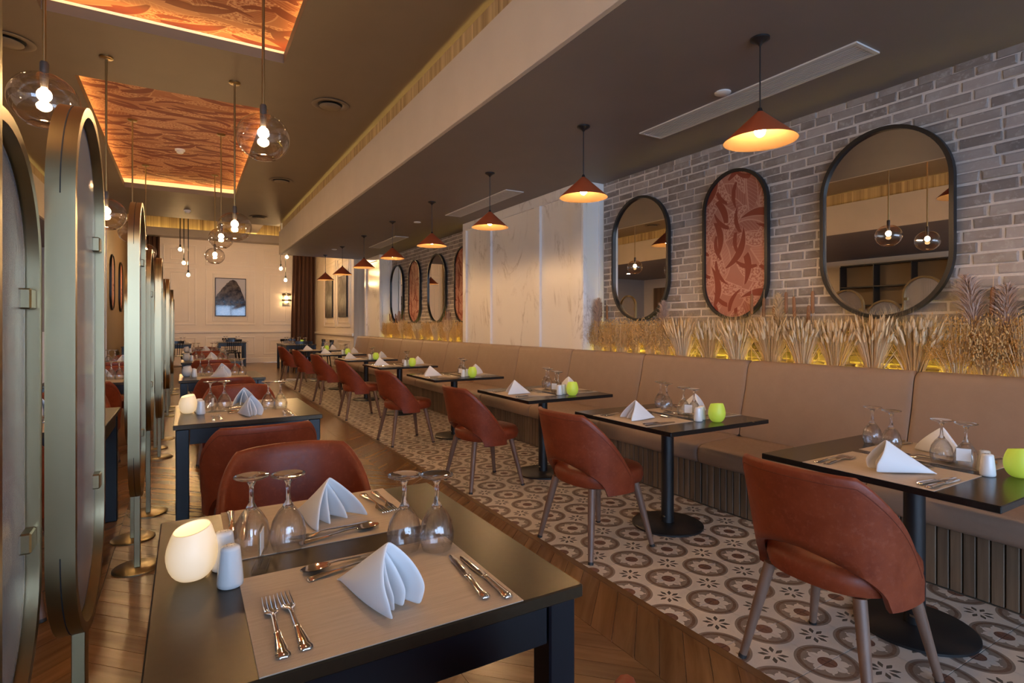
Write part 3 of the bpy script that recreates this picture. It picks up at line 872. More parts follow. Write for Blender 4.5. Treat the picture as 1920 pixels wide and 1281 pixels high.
def make_cardstand():
    root = empty('card_stand')
    MB().cbox(-.030,.030,-.016,.016,0,.012,.001).build('base', MAT['acrylic'], root, 20)
    MB().cbox(-.028,.028,-.002,.002,.0122,.095,.0006).build('panel', MAT['acrylic'], root, 20)
    MB().box(-.024,.024,-.0032,-.0022,.040,.090).build('card', MAT['card'], root)
    return root
STAND = make_cardstand()

# ---- hanging lamps
def make_globe(drop):
    # origin at the ceiling canopy, glass globe centred 'drop' below
    root = empty('globe_pendant')
    MB().lathe([(0,0),(.052,0),(.052,-.012),(.045,-.018),(.010,-.020),(.008,-.05),(0,-.05)], 24).build('canopy', MAT['brassrod'], root, 40)
    MB().lathe([(.0085,-.02),(.0085,-drop+.185)], 10).build('rod', MAT['brassrod'], root, 40)
    sk = MB().lathe([(0,-drop+.20),(.016,-drop+.20),(.020,-drop+.19),(.020,-drop+.125),(.015,-drop+.0645),(0,-drop+.0645)], 16).build('socket', MAT['socket'], root, 40)
    prof = []
    for k in range(21):
        a = PI*(.10 + .80*k/20); prof.append((.152*math.sin(a)**.93, -drop + .138*math.cos(a)))
    prof += [(.072,-drop-.128),(.066,-drop-.120),(.030,-drop-.112),(0,-drop-.110)]
    MB().lathe(prof, 40).build('glass_globe', MAT['globe'], root, 60)
    MB().lathe([(0,-drop+.064)] + [(.032*math.sin(PI*(k+1)/12), -drop+.028+.034*math.cos(PI*(k+1)/12)) for k in range(11)] + [(0,-drop-.006)], 20).build('bulb', MAT['bulb'], root, 60)
    return root
def make_cone():
    root = empty('cone_pendant')
    MB().lathe([(0,0),(.052,0),(.052,-.010),(.030,-.022),(.012,-.034),(.006,-.045),(0,-.045)], 24).build('canopy', MAT['black'], root, 40)
    MB().lathe([(.0042,-.04),(.0042,-.41)], 8).build('cord', MAT['black'], root, 40)
    MB().lathe([(0,-.395),(.010,-.395),(.014,-.408),(.016,-.416),(0,-.416)], 14).build('collar', MAT['black'], root, 40)
    sh = MB().lathe([(.014,-.414),(.194,-.578),(.196,-.582)], 48).build('shade', MAT['terra'], root, 60)
    MB().lathe([(.0135,-.4165),(.194,-.5805),(.196,-.582)], 48).build('shade_lining', MAT['terra_in'], sh, 60)
    MB().lathe([(0,-.417),(.015,-.418),(.015,-.470),(0,-.470)], 14).build('socket', MAT['socket'], root, 40)
    MB().lathe([(0,-.4705),(.012,-.4715),(.024,-.500),(.030,-.522),(.025,-.544),(.012,-.556),(0,-.560)], 20).build('bulb', MAT['bulb_cone'], root, 60)
    return root
CONE = make_cone()

# ---- brass arch screens
def stadium(hw, z0, z1, n=20):
    # (y, z) and outward normal along a stadium outline
    P = []; Nn = []
    for k in range(n+1):
        a = PI*k/n; P.append((hw*math.cos(a), z1-hw+hw*math.sin(a))); Nn.append((math.cos(a), math.sin(a)))
    for k in range(n+1):
        a = PI + PI*k/n; P.append((hw*math.cos(a), z0+hw+hw*math.sin(a))); Nn.append((math.cos(a), math.sin(a)))
    return P, Nn
def oval_ring(mb, hw, z0, z1, depth, th, n=24, x=0.0):
    P, Nn = stadium(hw-th/2, z0+th/2, z1-th/2, n)
    mb.sweep_rect([(x,p[0],p[1]) for p in P], [(0,q[0],q[1]) for q in Nn], (1,0,0), depth, th, True)
    return mb
def oval_plate(mb, hw, z0, z1, xa, xb, n=24):
    P, _ = stadium(hw, z0, z1, n); mb.prism(P, 0, xa, xb); return mb
def make_screen(z0, z1):
    root = empty('divider_screen'); HW = .249
    fr = oval_ring(MB(), HW, z0, z1, .050, .022, 26).build('frame', MAT['brass'], root, 40)
    P, Nn = stadium(HW+.0003, z0-.0003, z1+.0003, 26)
    # shadow-gap line along the middle of the rim
    k = len(P)//2
    for seg in (range(0, 27), range(27, 54)):
        MB().sweep_rect([(0,P[i][0],P[i][1]) for i in seg], [(0,Nn[i][0],Nn[i][1]) for i in seg], (1,0,0), .0022, .0008, False).build('groove', MAT['ventdark'], fr)
    # glass pane with real vertical flutes
    gw = HW-.030; za, zb = z0+.030, z1-.030; NR = 56*6; vs = []; fs = []
    for i in range(NR+1):
        y = -gw*.998 + 2*gw*.998*i/NR; hgt = math.sqrt(max(0, gw*gw-y*y)); xr = .0018*abs(math.sin(PI*i/6))
        a_, b_ = za+gw-hgt, zb-gw+hgt
        vs += [(.003+xr,y,a_),(.003+xr,y,b_),(-.003,y,a_),(-.003,y,b_)]
    for i in range(NR):
        k = i*4; fs += [[k,k+4,k+5,k+1],[k+2,k+3,k+7,k+6],[k+1,k+5,k+7,k+3],[k,k+2,k+6,k+4]]
    fs += [[0,1,3,2],[NR*4,NR*4+2,NR*4+3,NR*4+1]]
    MB().add(vs, fs).build('glass_panel', MAT['ribbed'], root)
    for sy in (-1,1):
        for z in (z0+.30, z1-.30):
            MB().cbox(-.020,.020, sy*(HW-.044)-.022, sy*(HW-.044)+.021, z-.020, z+.020, .003).build('bracket', MAT['brass'], root, 20)
    MB().cbox(-.014,.014,-.025,.025,.012,z0+.004,.002).build('post', MAT['brass'], root, 20)
    MB().lathe([(0,0),(.115,0),(.115,.006),(.108,.011),(0,.0115)], 32).build('base_plate', MAT['brass'], root, 40)
    return root
SCREENS = {'tall': make_screen(.39,1.95), 'low': make_screen(.58,1.65), 'middle': make_screen(.57,1.82)}

# ================================================================== PLACEMENT
# ---- banquette sections
SEAMS = [.50 + 1.135*k for k in range(13)]
def make_banquette(L):
    root = empty('banquette_section'); g = .003; y0, y1 = -L/2+g, L/2-g
    # seat cushion: soft rounded front
    def loaf(poly, name, b):
        mb = MB(); n = len(poly); cxx = sum(p[0] for p in poly)/n; czz = sum(p[1] for p in poly)/n
        st = [(y0, .93), (y0+b*.4, .985), (y0+b, 1.0), (y1-b, 1.0), (y1-b*.4, .985), (y1, .93)]
        vs = []; fs = []
        for y, s in st:
            ins = (1-s)*.22
            for x, z in poly:
                dx, dz = x-cxx, z-czz; l = math.hypot(dx, dz) or 1
                vs.append((x - dx/l*ins, y, z - dz/l*ins))
        for i in range(len(st)-1):
            for k in range(n): l = (k+1) % n; fs.append([i*n+k, i*n+l, (i+1)*n+l, (i+1)*n+k])
        fs += [list(range(n)), [(len(st)-1)*n+k for k in range(n)][::-1]]
        mb.add(vs, fs); return mb.build(name, MAT['taupe'], root, 50)
    seat = [(3.205,.302),(3.178,.312),(3.168,.335),(3.166,.385),(3.176,.415),(3.205,.434),(3.26,.442),(3.45,.450),(3.64,.452),(3.68,.44),(3.68,.302)]
    back = [(3.640,.453),(3.655,.60),(3.700,.80),(3.738,.97),(3.752,1.008),(3.775,1.022),(3.815,1.022),(3.836,1.010),(3.842,.98),(3.842,.453)]
    loaf(seat, 'seat_cushion', .03); loaf(back, 'backrest', .03)
    MB().box(3.245,3.64,y0,y1,.0,.3015).build('carcass', MAT['slat'], root)
    NS = 21; p = (y1-y0)/NS; me = None
    for k in range(NS):
        if me is None: me = MB().cbox(-.011,.011,-p/2+.0028,p/2-.0028,.004,.300,.003).mesh('slat', MAT['slat'], 20)
        link('slat', me, root, (3.2335, y0+p*(k+.5), 0))
    return root
BQ = make_banquette(1.135)
for k in range(12):
    lab = ['tan leather banquette section nearest the camera, cut by the right edge of the photo',
           'tan leather banquette section under the large near mirror', 'tan leather banquette section below the near leaf-print oval panel',
           'tan leather banquette section below the mirror beside the marble pier'][k] if k < 4 else \
          'tan leather banquette section, %s from the far end of the bench' % ['last','second','third','fourth','fifth','sixth','seventh','eighth'][11-k]
    place(BQ, (0, SEAMS[k]+1.135/2, 0), 0, lab, 'banquette', 'banquette sections along the brick wall')

# ---- mirrors and leaf panels on the brick wall
def wall_oval(y, hw, kind, label, x=4.128, z0=OZ0, z1=OZ1, name=None, group='oval mirrors and panels on the brick wall'):
    root = empty(name or ('wall_mirror' if kind == 'mirror' else 'oval_panel'), (x, y, 0))
    oval_ring(MB(), hw, z0, z1, .042, .026, 30, -.021).build('frame', MAT['black'], root, 40)
    oval_plate(MB(), hw-.022, z0+.022, z1-.022, -.020, -.008, 30).build('mirror_glass' if kind == 'mirror' else 'printed_panel',
        MAT['mirror'] if kind == 'mirror' else MAT['leaf_panel'], root)
    return tag(root, label, 'mirror' if kind == 'mirror' else 'wall panel', group)
wall_oval(OV1[0][0], OV1[0][1], 'mirror', 'black-framed oval mirror beside the marble pier in the near brick bay')
wall_oval(OV1[1][0], OV1[1][1], 'panel', 'oval rust leaf-print panel between the two near mirrors')
wall_oval(OV1[2][0], OV1[2][1], 'mirror', 'largest black-framed oval mirror, nearest the camera at right')
wall_oval(OV2[0][0], OV2[0][1], 'mirror', 'narrow-looking oval mirror nearest the far marble pier')
wall_oval(OV2[1][0], OV2[1][1], 'panel', 'oval rust leaf-print panel between the two far mirrors')
wall_oval(OV2[2][0], OV2[2][1], 'mirror', 'oval mirror reflecting a cone lamp in the far brick bay')
wall_oval(OV2[3][0], OV2[3][1], 'panel', 'oval leaf-print panel half hidden by the marble pier')
# slim ovals on the brown wall at the left (facing the other way)
for yv, lb in ((15.95,'nearer of two slim oval pictures on the brown wall'),(17.9,'farther of two slim oval pictures on the brown wall')):
    o = wall_oval(0, .36, 'panel', lb, 0, 1.64, 2.95, 'oval_panel', 'oval pictures on the brown wall')
    o.location = (-1.498, yv, 0); o.rotation_euler = (0,0,PI)

# ---- chairs and tables along the banquette
TY = [1.18,2.60,4.06,5.93,7.85,9.6,11.5,13.4]
def tname(i): return ('nearest' if i == 0 else 'farthest' if i == 7 else ORD[i]) + ' banquette table'
G_ = {'glass': 'upturned wine glasses on the tables', 'fork': 'forks', 'knife': 'knives', 'spoon': 'dessert spoons', 'nap': 'folded white napkins', 'mat': 'woven placemats'}
def setting(cx, cy_, zt, rz, tn, side, nap, napx, napy, napr, cutl, offs):
    # a place setting; the guest sits at local -y
    def T(x, y): return (cx + x*math.cos(rz) - y*math.sin(rz), cy_ + x*math.sin(rz) + y*math.cos(rz))
    my = -offs
    a, b = T(.005, my); place(MAT_O, (a,b,zt), rz, 'woven beige placemat on the %s of the %s' % (side, tn), 'placemat', G_['mat'])
    z = zt + .0023
    a, b = T(napx, napy); place(nap, (a,b,z+.003), rz+napr, 'folded white napkin on the %s of the %s' % (side, tn), 'napkin', G_['nap'])
    if cutl:
        for q, x, y, r_ in (('outer',-.196,my-.05,-.01),('inner',-.163,my-.045,.03)):
            a, b = T(x,y); place(FORK, (a,b,z), rz+r_, '%s steel fork on the %s of the %s' % (q, side, tn), 'fork', G_['fork'])
        for q, x, y, r_ in (('inner',.196,my-.04,-.11),('outer',.226,my-.06,-.02)):
            a, b = T(x,y); place(KNIFE, (a,b,z), rz+r_, '%s steel knife on the %s of the %s' % (q, side, tn), 'knife', G_['knife'])
        a, b = T(-.02,my+.160); place(SPOON, (a,b,z), rz+PI/2+.12, 'dessert spoon on the %s of the %s' % (side, tn), 'spoon', G_['spoon'])
        a, b = T(.0,my+.125); place(FORK, (a,b,z), rz-PI/2+.12, 'dessert fork on the %s of the %s' % (side, tn), 'fork', G_['fork'])
GL4 = ['leftmost','second from left','third from left','rightmost']
rt = random.Random(11)
for i, ty in enumerate(TY):
    tn = tname(i); tx = 2.705
    place(PEDTABLE, (tx,ty,0), 0, 'black pedestal table, the %s' % tn, 'table', 'black pedestal tables along the banquette')
    place(CHAIR, (2.115,ty + rt.uniform(-.015,.015),0), rt.uniform(-.04,.04), 'rust leather chair at the %s' % tn, 'chair', 'rust chairs facing the banquette')
    cut = i < 5
    nr = [2.45,2.85,2.75,2.8,2.7,2.9,2.8,2.75][i]
    setting(tx, ty, TH2, -PI/2, tn, 'chair side', NAP_A if i == 0 else NAP_B, .02+rt.uniform(-.02,.02), -.29, nr+PI/2, cut, .232)
    setting(tx, ty, TH2, PI/2, tn, 'bench side', NAP_B, .0+rt.uniform(-.02,.02), -.27, PI*.5-2.2, cut, .232)
    gl = [(.215,.275),(.165,.165),(.085,-.065),(.055,-.165)]
    for k, (x, y) in enumerate(gl):
        place(GLASS, (tx+x+rt.uniform(-.01,.01), ty+y+rt.uniform(-.01,.01), TH2+.0005), rt.uniform(0,6), '%s of four upturned wine glasses on the %s' % (GL4[k], tn), 'wine glass', G_['glass'])
    place(CAN_LIME, (tx+.075, ty-.328, TH2), R(150), 'glowing lime green candle cup on the %s' % tn, 'candle lamp', 'lime candle cups')
    place(SHAKER, (tx-.005, ty-.255, TH2), 0, 'white porcelain shaker nearer the chair on the %s' % tn, 'shaker', 'porcelain shakers')
    place(SHAKER, (tx+.062, ty-.222, TH2), 0, 'white porcelain shaker nearer the bench on the %s' % tn, 'shaker', 'porcelain shakers')
    place(STAND, (tx+.0, ty-.175, TH2), R(-60), 'small clear card stand on the %s' % tn, 'card stand', 'card stands')

# ---- aisle tables with a chair at either end
AY = [1.391,4.01,6.84,9.85,12.85]
def aname(i): return ('nearest' if i == 0 else ORD[i]) + ' aisle table'
def legset(tx, ty, tn, i, can, cut, rn, near_chair=True, nearY=-.75, labn='aisle'):
    place(LEGTABLE, (tx,ty,0), 0, 'dark four-legged dining table, the %s' % tn, 'table', 'four-legged dining tables')
    if near_chair: place(CHAIR, (tx+rn.uniform(-.01,.01), ty+nearY, 0), PI/2+rn.uniform(-.05,.05), 'rust leather chair with its back to us at the %s' % tn, 'chair', 'rust chairs at the four-legged tables')
    place(CHAIR, (tx+.03, ty+.745, 0), -PI/2+rn.uniform(-.04,.04), 'rust leather chair facing us across the %s' % tn, 'chair', 'rust chairs at the four-legged tables')
    setting(tx, ty, TH1, 0, tn, 'near side', NAP_A, .0, -.325, R(-66) if i == 0 else R(-50+rn.uniform(-15,15)), cut, .248)
    setting(tx, ty, TH1, PI, tn, 'far side', NAP_B, -.01, -.235, R(112)+PI*0 if i == 0 else R(100+rn.uniform(-15,15)), cut, .252)
    for k, (x, y) in enumerate(((-.198,.102),(-.118,.076),(.128,-.078),(.198,-.115))):
        place(GLASS, (tx+x, ty+y, TH1+.0005), rn.uniform(0,6), '%s of four upturned wine glasses on the %s' % (GL4[k], tn), 'wine glass', G_['glass'])
    place(can, (tx-.325, ty+.01, TH1), R(-60), ('glowing warm candle cup on the %s' if can is CAN_WARM else 'unlit white candle cup on the %s') % tn, 'candle lamp', 'white candle cups')
    place(SHAKER, (tx-.255, ty-.070, TH1), 0, 'white porcelain shaker nearer us on the %s' % tn, 'shaker', 'porcelain shakers')
    place(SHAKER, (tx-.262, ty+.028, TH1), 0, 'white porcelain shaker beside the candle on the %s' % tn, 'shaker', 'porcelain shakers')
    place(STAND, (tx-.19, ty-.018, TH1), R(75), 'small clear card stand on the %s' % tn, 'card stand', 'card stands')
for i, ty in enumerate(AY):
    legset(.337, ty, aname(i), i, CAN_WARM if i < 2 else CAN_WHITE, i < 2, rt, True, -.545 if i == 0 else -.76)
LY = [1.45,4.12,6.95,9.9]
for i, ty in enumerate(LY):
    legset(-.775, ty, ['nearest','second','third','fourth'][i] + ' table behind the screens', 1, CAN_WARM if i < 2 else CAN_WHITE, i == 1, rt)

# ---- far hall tables and spindle chairs
FAR = [(1.26,19.75,'far table under the framed picture'),(-.25,18.6,'far table beside the last screens'),(2.75,16.55,'nearer far table by the photographs'),
       (2.75,17.5,'farther far table by the photographs'),(-1.0,17.4,'far table by the brown wall')]
SPN = [(1.26,19.0,PI/2,0),(1.26,20.42,-PI/2,0),(-.25,17.85,PI/2,1),(3.38,16.4,PI,2),(3.38,17.5,PI,3),(2.72,15.80,PI/2,2),(2.75,18.22,-PI/2,3),(-.98,16.65,PI/2,4)]
for fx, fy, fl in FAR:
    place(LEGTABLE, (fx,fy,0), 0, 'dark four-legged table, the ' + fl, 'table', 'four-legged dining tables')
    for k, (x, y) in enumerate(((-.2,.1),(-.12,.22),(.13,-.08),(.22,.12))):
        place(GLASS, (fx+x, fy+y, TH1+.0005), 0, '%s of four upturned wine glasses on the %s' % (GL4[k], fl), 'wine glass', G_['glass'])
for k, (x, y, r_, ti) in enumerate(SPN):
    side = 'near side' if abs(r_-PI/2) < .1 else 'far side' if abs(r_+PI/2) < .1 else 'left side' if abs(r_) < .1 else 'right side'
    place(SPINDLE, (x,y,0), r_, 'black spindle-back chair at the %s of the %s' % (side, FAR[ti][2]), 'chair', 'black spindle chairs in the far hall')
place(CAN_LIME, (2.9,16.9,TH1), 0, 'lime candle cup on the nearer far table left of the pictures', 'candle lamp', 'lime candle cups')
place(CAN_WARM, (-1.15,17.3,TH1), 0, 'glowing candle cup on the far table by the brown wall', 'candle lamp', 'white candle cups')

# ---- brass screens in groups of three
for g, y0 in enumerate((.70,3.57,6.42,9.27,12.1)):
    for k, kd in enumerate(('tall','low','middle')):
        place(SCREENS[kd], (-.222 - (.053 if kd == 'low' else 0), y0+.5*k - (.03 if (g,k) == (0,0) else 0), 0), 0, '%s arched brass and ribbed glass screen in the %s group of three' % (kd, ORD[g]), 'screen', 'arched brass screens along the aisle')

# ---- globe pendants
GP = [(.41,3.70,2.447,3.85),(.41,6.0,2.25,3.65),(.41,8.38,2.457,3.85),(.43,10.7,2.47,3.85),(-.63,3.70,2.46,3.85),(-.60,6.0,2.27,3.65),(-.57,8.34,2.45,3.85),(-.55,10.6,2.46,3.85),(.41,1.37,2.45,3.85),(-.63,1.37,2.45,3.85)]  # last two continue the rows unseen, added to light the foreground table
gp_cache = {}
for k, (x, y, z, zc) in enumerate(GP):
    dr = round(zc - z, 3)
    o = make_globe(dr); o.location = (x,y,zc)
    tag(o, 'added unseen clear glass globe pendant above the %s' % ('nearest aisle table' if k == 8 else 'nearest table behind the screens') if k > 7 else 'clear glass globe pendant on a brass rod, %s of the %s row' % (('nearest','second','third','farthest')[k % 4], 'right' if k < 4 else 'left'), 'pendant lamp', 'glass globe pendants')
# ---- terracotta cone pendants
for k in range(8):
    place(CONE, (2.80, 1.992+1.616*k, 2.92), 0, 'terracotta cone pendant on a black cord, %s from the camera' % (ORD[k] if k not in (0,7) else ORD[k]), 'pendant lamp', 'terracotta cone pendants')
place(CONE, (2.80, .376, 2.92), 0, 'added unseen terracotta cone pendant just past the right edge of the photo', 'pendant lamp', 'terracotta cone pendants')  # row carried on out of view, added for light on the nearest table
# ---- bare bulbs in the far hall
def bare_bulb(x, y, z, label):
    root = empty('bare_bulb_pendant', (x,y,4.85))
    L = 4.85 - z
    MB().lathe([(0,0),(.05,0),(.05,-.02),(0,-.02)], 16).build('canopy', MAT['black'], root, 40)
    MB().lathe([(.012,-.02),(.012,-L+.12)], 8).build('cord', MAT['black'], root, 40)
    MB().lathe([(0,-L+.13),(.022,-L+.13),(.024,-L+.05),(0,-L+.05)], 12).build('socket', MAT['black'], root, 40)
    MB().lathe([(0,-L+.05),(.018,-L+.045),(.042,-L),(.030,-L-.035),(0,-L-.045)], 16).build('bulb', MAT['bulb_small'], root, 60)
    tag(root, label, 'pendant lamp', 'bare bulb pendants in the far hall')
for x, z, l in ((-.127,3.339,'highest of three bare bulbs hanging left of the framed picture'),(-.041,2.987,'middle of three bare bulbs hanging left of the framed picture'),(.063,2.657,'lowest of three bare bulbs hanging left of the framed picture'),
                (2.578,3.301,'highest of three bare bulbs beside the brown curtain'),(2.413,2.949,'middle of three bare bulbs beside the brown curtain'),(2.556,2.623,'lowest of three bare bulbs beside the brown curtain')):
    bare_bulb(x, 17.5 + (.1 if x in (-.041,2.556) else 0), z, l)

# ---- air vents, sensors
def round_vent(x, y, label):
    root = empty('round_air_vent', (x,y,3.65))
    MB().lathe([(.105,-.0005),(.175,-.0005),(.190,-.010),(.175,-.016),(.135,-.012),(.125,-.0005)], 36).build('ring', MAT['ceil_up'], root, 50)
    MB().lathe([(0,-.0008),(.124,-.0008),(.124,-.003),(0,-.003)], 30).build('throat', MAT['ventdark'], root)
    MB().lathe([(0,-.020),(.105,-.020),(.112,-.026),(.105,-.032),(0,-.034)], 30).build('disc', MAT['ceil_up'], root, 50)
    MB().lathe([(0,-.0031),(.012,-.0031),(.012,-.020),(0,-.020)], 8).build('stem', MAT['ventdark'], root)
    tag(root, label, 'air vent', 'round air vents in the high ceiling')
for x, y, l in ((1.33,6.08,'nearest round air vent beside the timber band'),(1.34,9.67,'middle round air vent beside the timber band'),(1.36,13.2,'farthest round air vent beside the timber band'),(-1.27,6.05,'round air vent cut by the left edge of the photo'),(-1.27,9.6,'round air vent behind the brass arches')):
    round_vent(x, y, l)
def grille(y0, y1, label):
    root = empty('ceiling_grille', (3.425,(y0+y1)/2,2.92)); L = (y1-y0)/2
    mb = MB()
    for q in ((-.125,-.105,-L,L),(.105,.125,-L,L),(-.105,.105,-L,-L+.02),(-.105,.105,L-.02,L)): mb.box(*q,-.010,-.0003)
    mb.build('frame', MAT['ventwhite'], root)
    MB().box(-.105,.105,-L+.02,L-.02,-.002,-.0005).build('backing', MAT['ventdark'], root)
    me = None
    for k in range(9):
        if me is None: me = MB().box(-.0050,.0050,-L+.0205,L-.0205,-.009,-.0025).mesh('grille_bar', MAT['ventwhite'])
        link('grille_bar', me, root, (-.0935+.0234*k,0,0))
    tag(root, label, 'air vent', 'slatted air grilles in the low ceiling')
grille(1.73,3.49,'long white slatted air grille above the nearest cone lamps')
grille(5.75,7.55,'white slatted air grille before the marble pier')
grille(9.8,11.5,'farthest white slatted air grille in the low ceiling')
for x, y, l in ((3.225,2.586,'round white ceiling sensor beside the long air grille'),(3.15,8.3,'round white ceiling sensor beyond the marble pier'),(2.75,12.2,'small round white sensor among the far cone lamps')):
    o = MB().lathe([(0,-.0003),(.055,-.0003),(.055,-.008),(.045,-.014),(0,-.016)], 24).build('ceiling_sensor', MAT['plaster_sensor'], None, 40); o.location = (x,y,2.92)
    tag(o, l, 'sensor', 'ceiling sensors')
for x, y, z, l in ((-.07,9.4,3.85,'white smoke detector in the middle of the leaf-papered tray'),(.03,13.17,3.65,'white smoke detector on the ceiling beyond the trays')):
    root = empty('smoke_detector', (x,y,z))
    MB().lathe([(0,-.0003),(.065,-.0003),(.065,-.02),(.06,-.028),(0,-.028)], 24).build('base', MAT['plaster_sensor'], root, 40)
    MB().lathe([(.045,-.0282),(.045,-.05),(.03,-.062),(0,-.064)], 20).build('dome', MAT['plaster_sensor'], root, 50)
    tag(root, l, 'smoke detector', 'smoke detectors')

# ---- far wall: framed picture, side pictures, sconce, curtains
pic = empty('framed_picture', (1.30,20.775,2.22))
fr = MB()
for q in ((-.465,.465,-.635,-.610),(-.465,.465,.610,.635),(-.465,-.440,-.61,.61),(.440,.465,-.61,.61)): fr.box(q[0],q[1],-.035,.005,q[2],q[3])
fr.build('frame', MAT['black'], pic)
t = NT('desert_print'); o_ = t.sep(t.coord('Object')); px, pz = o_[0], o_[2]
n = t.noise(t.coord('Object'), 7, 5, .6); nn = t.m('MULTIPLY', t.m('SUBTRACT', n, .5), .18)
# dark draped head shape rising to a point against a pale sky
dxp = t.m('SUBTRACT', px, .08)
hump = t.m('SUBTRACT', .60, t.m('ADD', t.m('MULTIPLY', t.m('ABSOLUTE', dxp), .55), t.m('MULTIPLY', t.m('MULTIPLY', dxp, dxp), t.m('ADD', 1.2, t.m('MULTIPLY', t.m('GREATER_THAN', dxp, 0.0), 3.0)))))
mask = t.m('LESS_THAN', pz, t.m('ADD', hump, nn))
col = t.mix(mask, (.50,.50,.56), t.mix(t.ramp(n, [(.4,(0,0,0)),(.6,(1,1,1))]), (.014,.013,.018), (.11,.095,.09)))
t.set(base=col, rough=.04, spec=.8); MAT['print'] = t.mat
MB().box(-.44,.44,-.022,-.012,-.61,.61).build('print', MAT['print'], pic)
tag(pic, 'framed dark photograph with a glossy glass on the cream back wall', 'picture')
t = NT('grey_print'); n = t.noise(t.coord('Object'), 3.2, 6, .65, .8); z_ = t.sep(t.coord('Object'))[2]
t.set(base=t.ramp(t.m('ADD', n, t.m('MULTIPLY', z_, .28)), [(.30,(.018,.016,.014)),(.52,(.12,.105,.09)),(.75,(.36,.33,.29))]), rough=.35); MAT['greyprint'] = t.mat
for y0, y1, l in ((17.85,18.85,'dark grey photograph nearer the brown curtain'),(16.05,17.05,'misty grey photograph on the right of the far pair')):
    p = empty('wall_picture', (3.985,(y0+y1)/2,2.13)); h = (y1-y0)/2
    MB().box(-.03,.0145,-h,h,-.60,.60).build('frame', MAT['black'], p)
    MB().box(-.033,-.0301,-h+.012,h-.012,-.588,.588).build('print', MAT['greyprint'], p)
    tag(p, l, 'picture', 'grey photographs on the far side wall')
sc_ = empty('wall_sconce', (3.03,20.79,2.18))
MB().cbox(-.10,.10,-.02,.009,-.22,.22,.004).build('back_plate', MAT['brass'], sc_, 20)
for k, z in enumerate((.14,-.06)):
    MB().lathe([(.150,z),(.150,z+.06),(.145,z+.06),(.145,z)], 24, (0,-.15,0)).build('brass_band', MAT['brass'], sc_, 40)
for k in range(12):
    a = 2*PI*k/12
    MB().tube([(.130*math.cos(a),-.15+.130*math.sin(a),.16),(.130*math.cos(a),-.15+.130*math.sin(a),-.24)], .014, 6).build('glass_rod', MAT['acrylic'], sc_)
MB().lathe([(0,.13),(.045,.10),(.05,0),(.045,-.10),(0,-.13)], 16, (0,-.15,0)).build('bulb', MAT['sconce'], sc_, 60)
MB().box(-.02,.02,-.145,-.021,-.01,.01).build('arm', MAT['brass'], sc_)
tag(sc_, 'glowing glass-rod and brass wall sconce beside the brown curtain', 'wall lamp')
def curtain(x0, x1, flare, z1, label):
    mb = MB(); NX = 110; NZc = 8; vs = []; fs = []
    for j in range(NZc+1):
        q = j/NZc; z = z1 - (z1-.03)*q
        for i in range(NX+1):
            s = i/NX; x = x0 - flare*q*(1-s) + (x1-x0+flare*q*0)*s
            ph = s*2*PI*(x1-x0)/.13
            vs.append((x, 20.58 + .045*math.sin(ph) + .012*math.sin(ph*2.3+q*3), z))
    for j in range(NZc):
        for i in range(NX): fs.append([j*(NX+1)+i, j*(NX+1)+i+1, (j+1)*(NX+1)+i+1, (j+1)*(NX+1)+i])
    o = mb.add(vs, fs).build('curtain', MAT['curtain'], None, 179)
    md = o.modifiers.new('thickness', 'SOLIDIFY'); md.thickness = .008
    return tag(o, label, 'curtain', 'brown curtains in the far hall')
curtain(3.24, 3.97, .10, 4.06, 'long dark brown curtain right of the wall sconce')
curtain(-1.47, -.70, -.08, 4.06, 'dark brown curtain behind the brass screens')

# ---- dried grasses in the planter
def stalk_path(rng, h, spread, sp_y=1.0):
    a = rng.uniform(0, 2*PI); q = rng.random()**.6*spread
    bx, by = .16*q*math.cos(a)*.5, .20*q*math.sin(a)*sp_y
    tx, ty = q*math.cos(a)*.45, q*math.sin(a)*sp_y
    return [(bx,by,0),(bx+(tx-bx)*.38,by+(ty-by)*.38,h*.5),(tx,ty,h)]
def make_wheat(seed, n, h, spread):
    rng = random.Random(seed); st = MB(); hd = MB()
    for _ in range(n):
        hh = h*rng.uniform(.66,1.0); p = stalk_path(rng, hh, spread)
        st.tube(p, [.0026,.0023,.0018], 3, False)
        d = (Vector(p[2])-Vector(p[1])).normalized(); d = (d + Vector((rng.uniform(-.15,.15),rng.uniform(-.15,.15),0))).normalized()
        e = Vector(p[2]); L = rng.uniform(.055,.085)
        hd.tube([e, e+d*L*.2, e+d*L*.6, e+d*L], [.003,.0075,.0068,.0016], 5, False)
        for k in range(5):
            a = e + d*L*rng.uniform(.2,.95); b = a + (d*.075 + Vector((rng.uniform(-.022,.022),rng.uniform(-.03,.03),rng.uniform(0,.02))))
            sd = d.orthogonal().normalized()*.002
            hd.add([a-sd, a+sd, b], [(0,1,2)])
    for _ in range(14):                                   # dry leaf blades
        p = stalk_path(rng, h*rng.uniform(.5,.8), spread*1.25); sd = Vector((rng.uniform(-1,1),rng.uniform(-1,1),0)).normalized()*.004
        A, B, C = [Vector(q) for q in p]
        st.add([A-sd, A+sd, B+sd, B-sd, C], [(0,1,2,3),(3,2,4)])
    root = empty('wheat_bundle')
    st.build('stalks', MAT['stalk'], root); hd.build('ears', MAT['wheat' if seed % 2 else 'wheat_pale'], root)
    return root
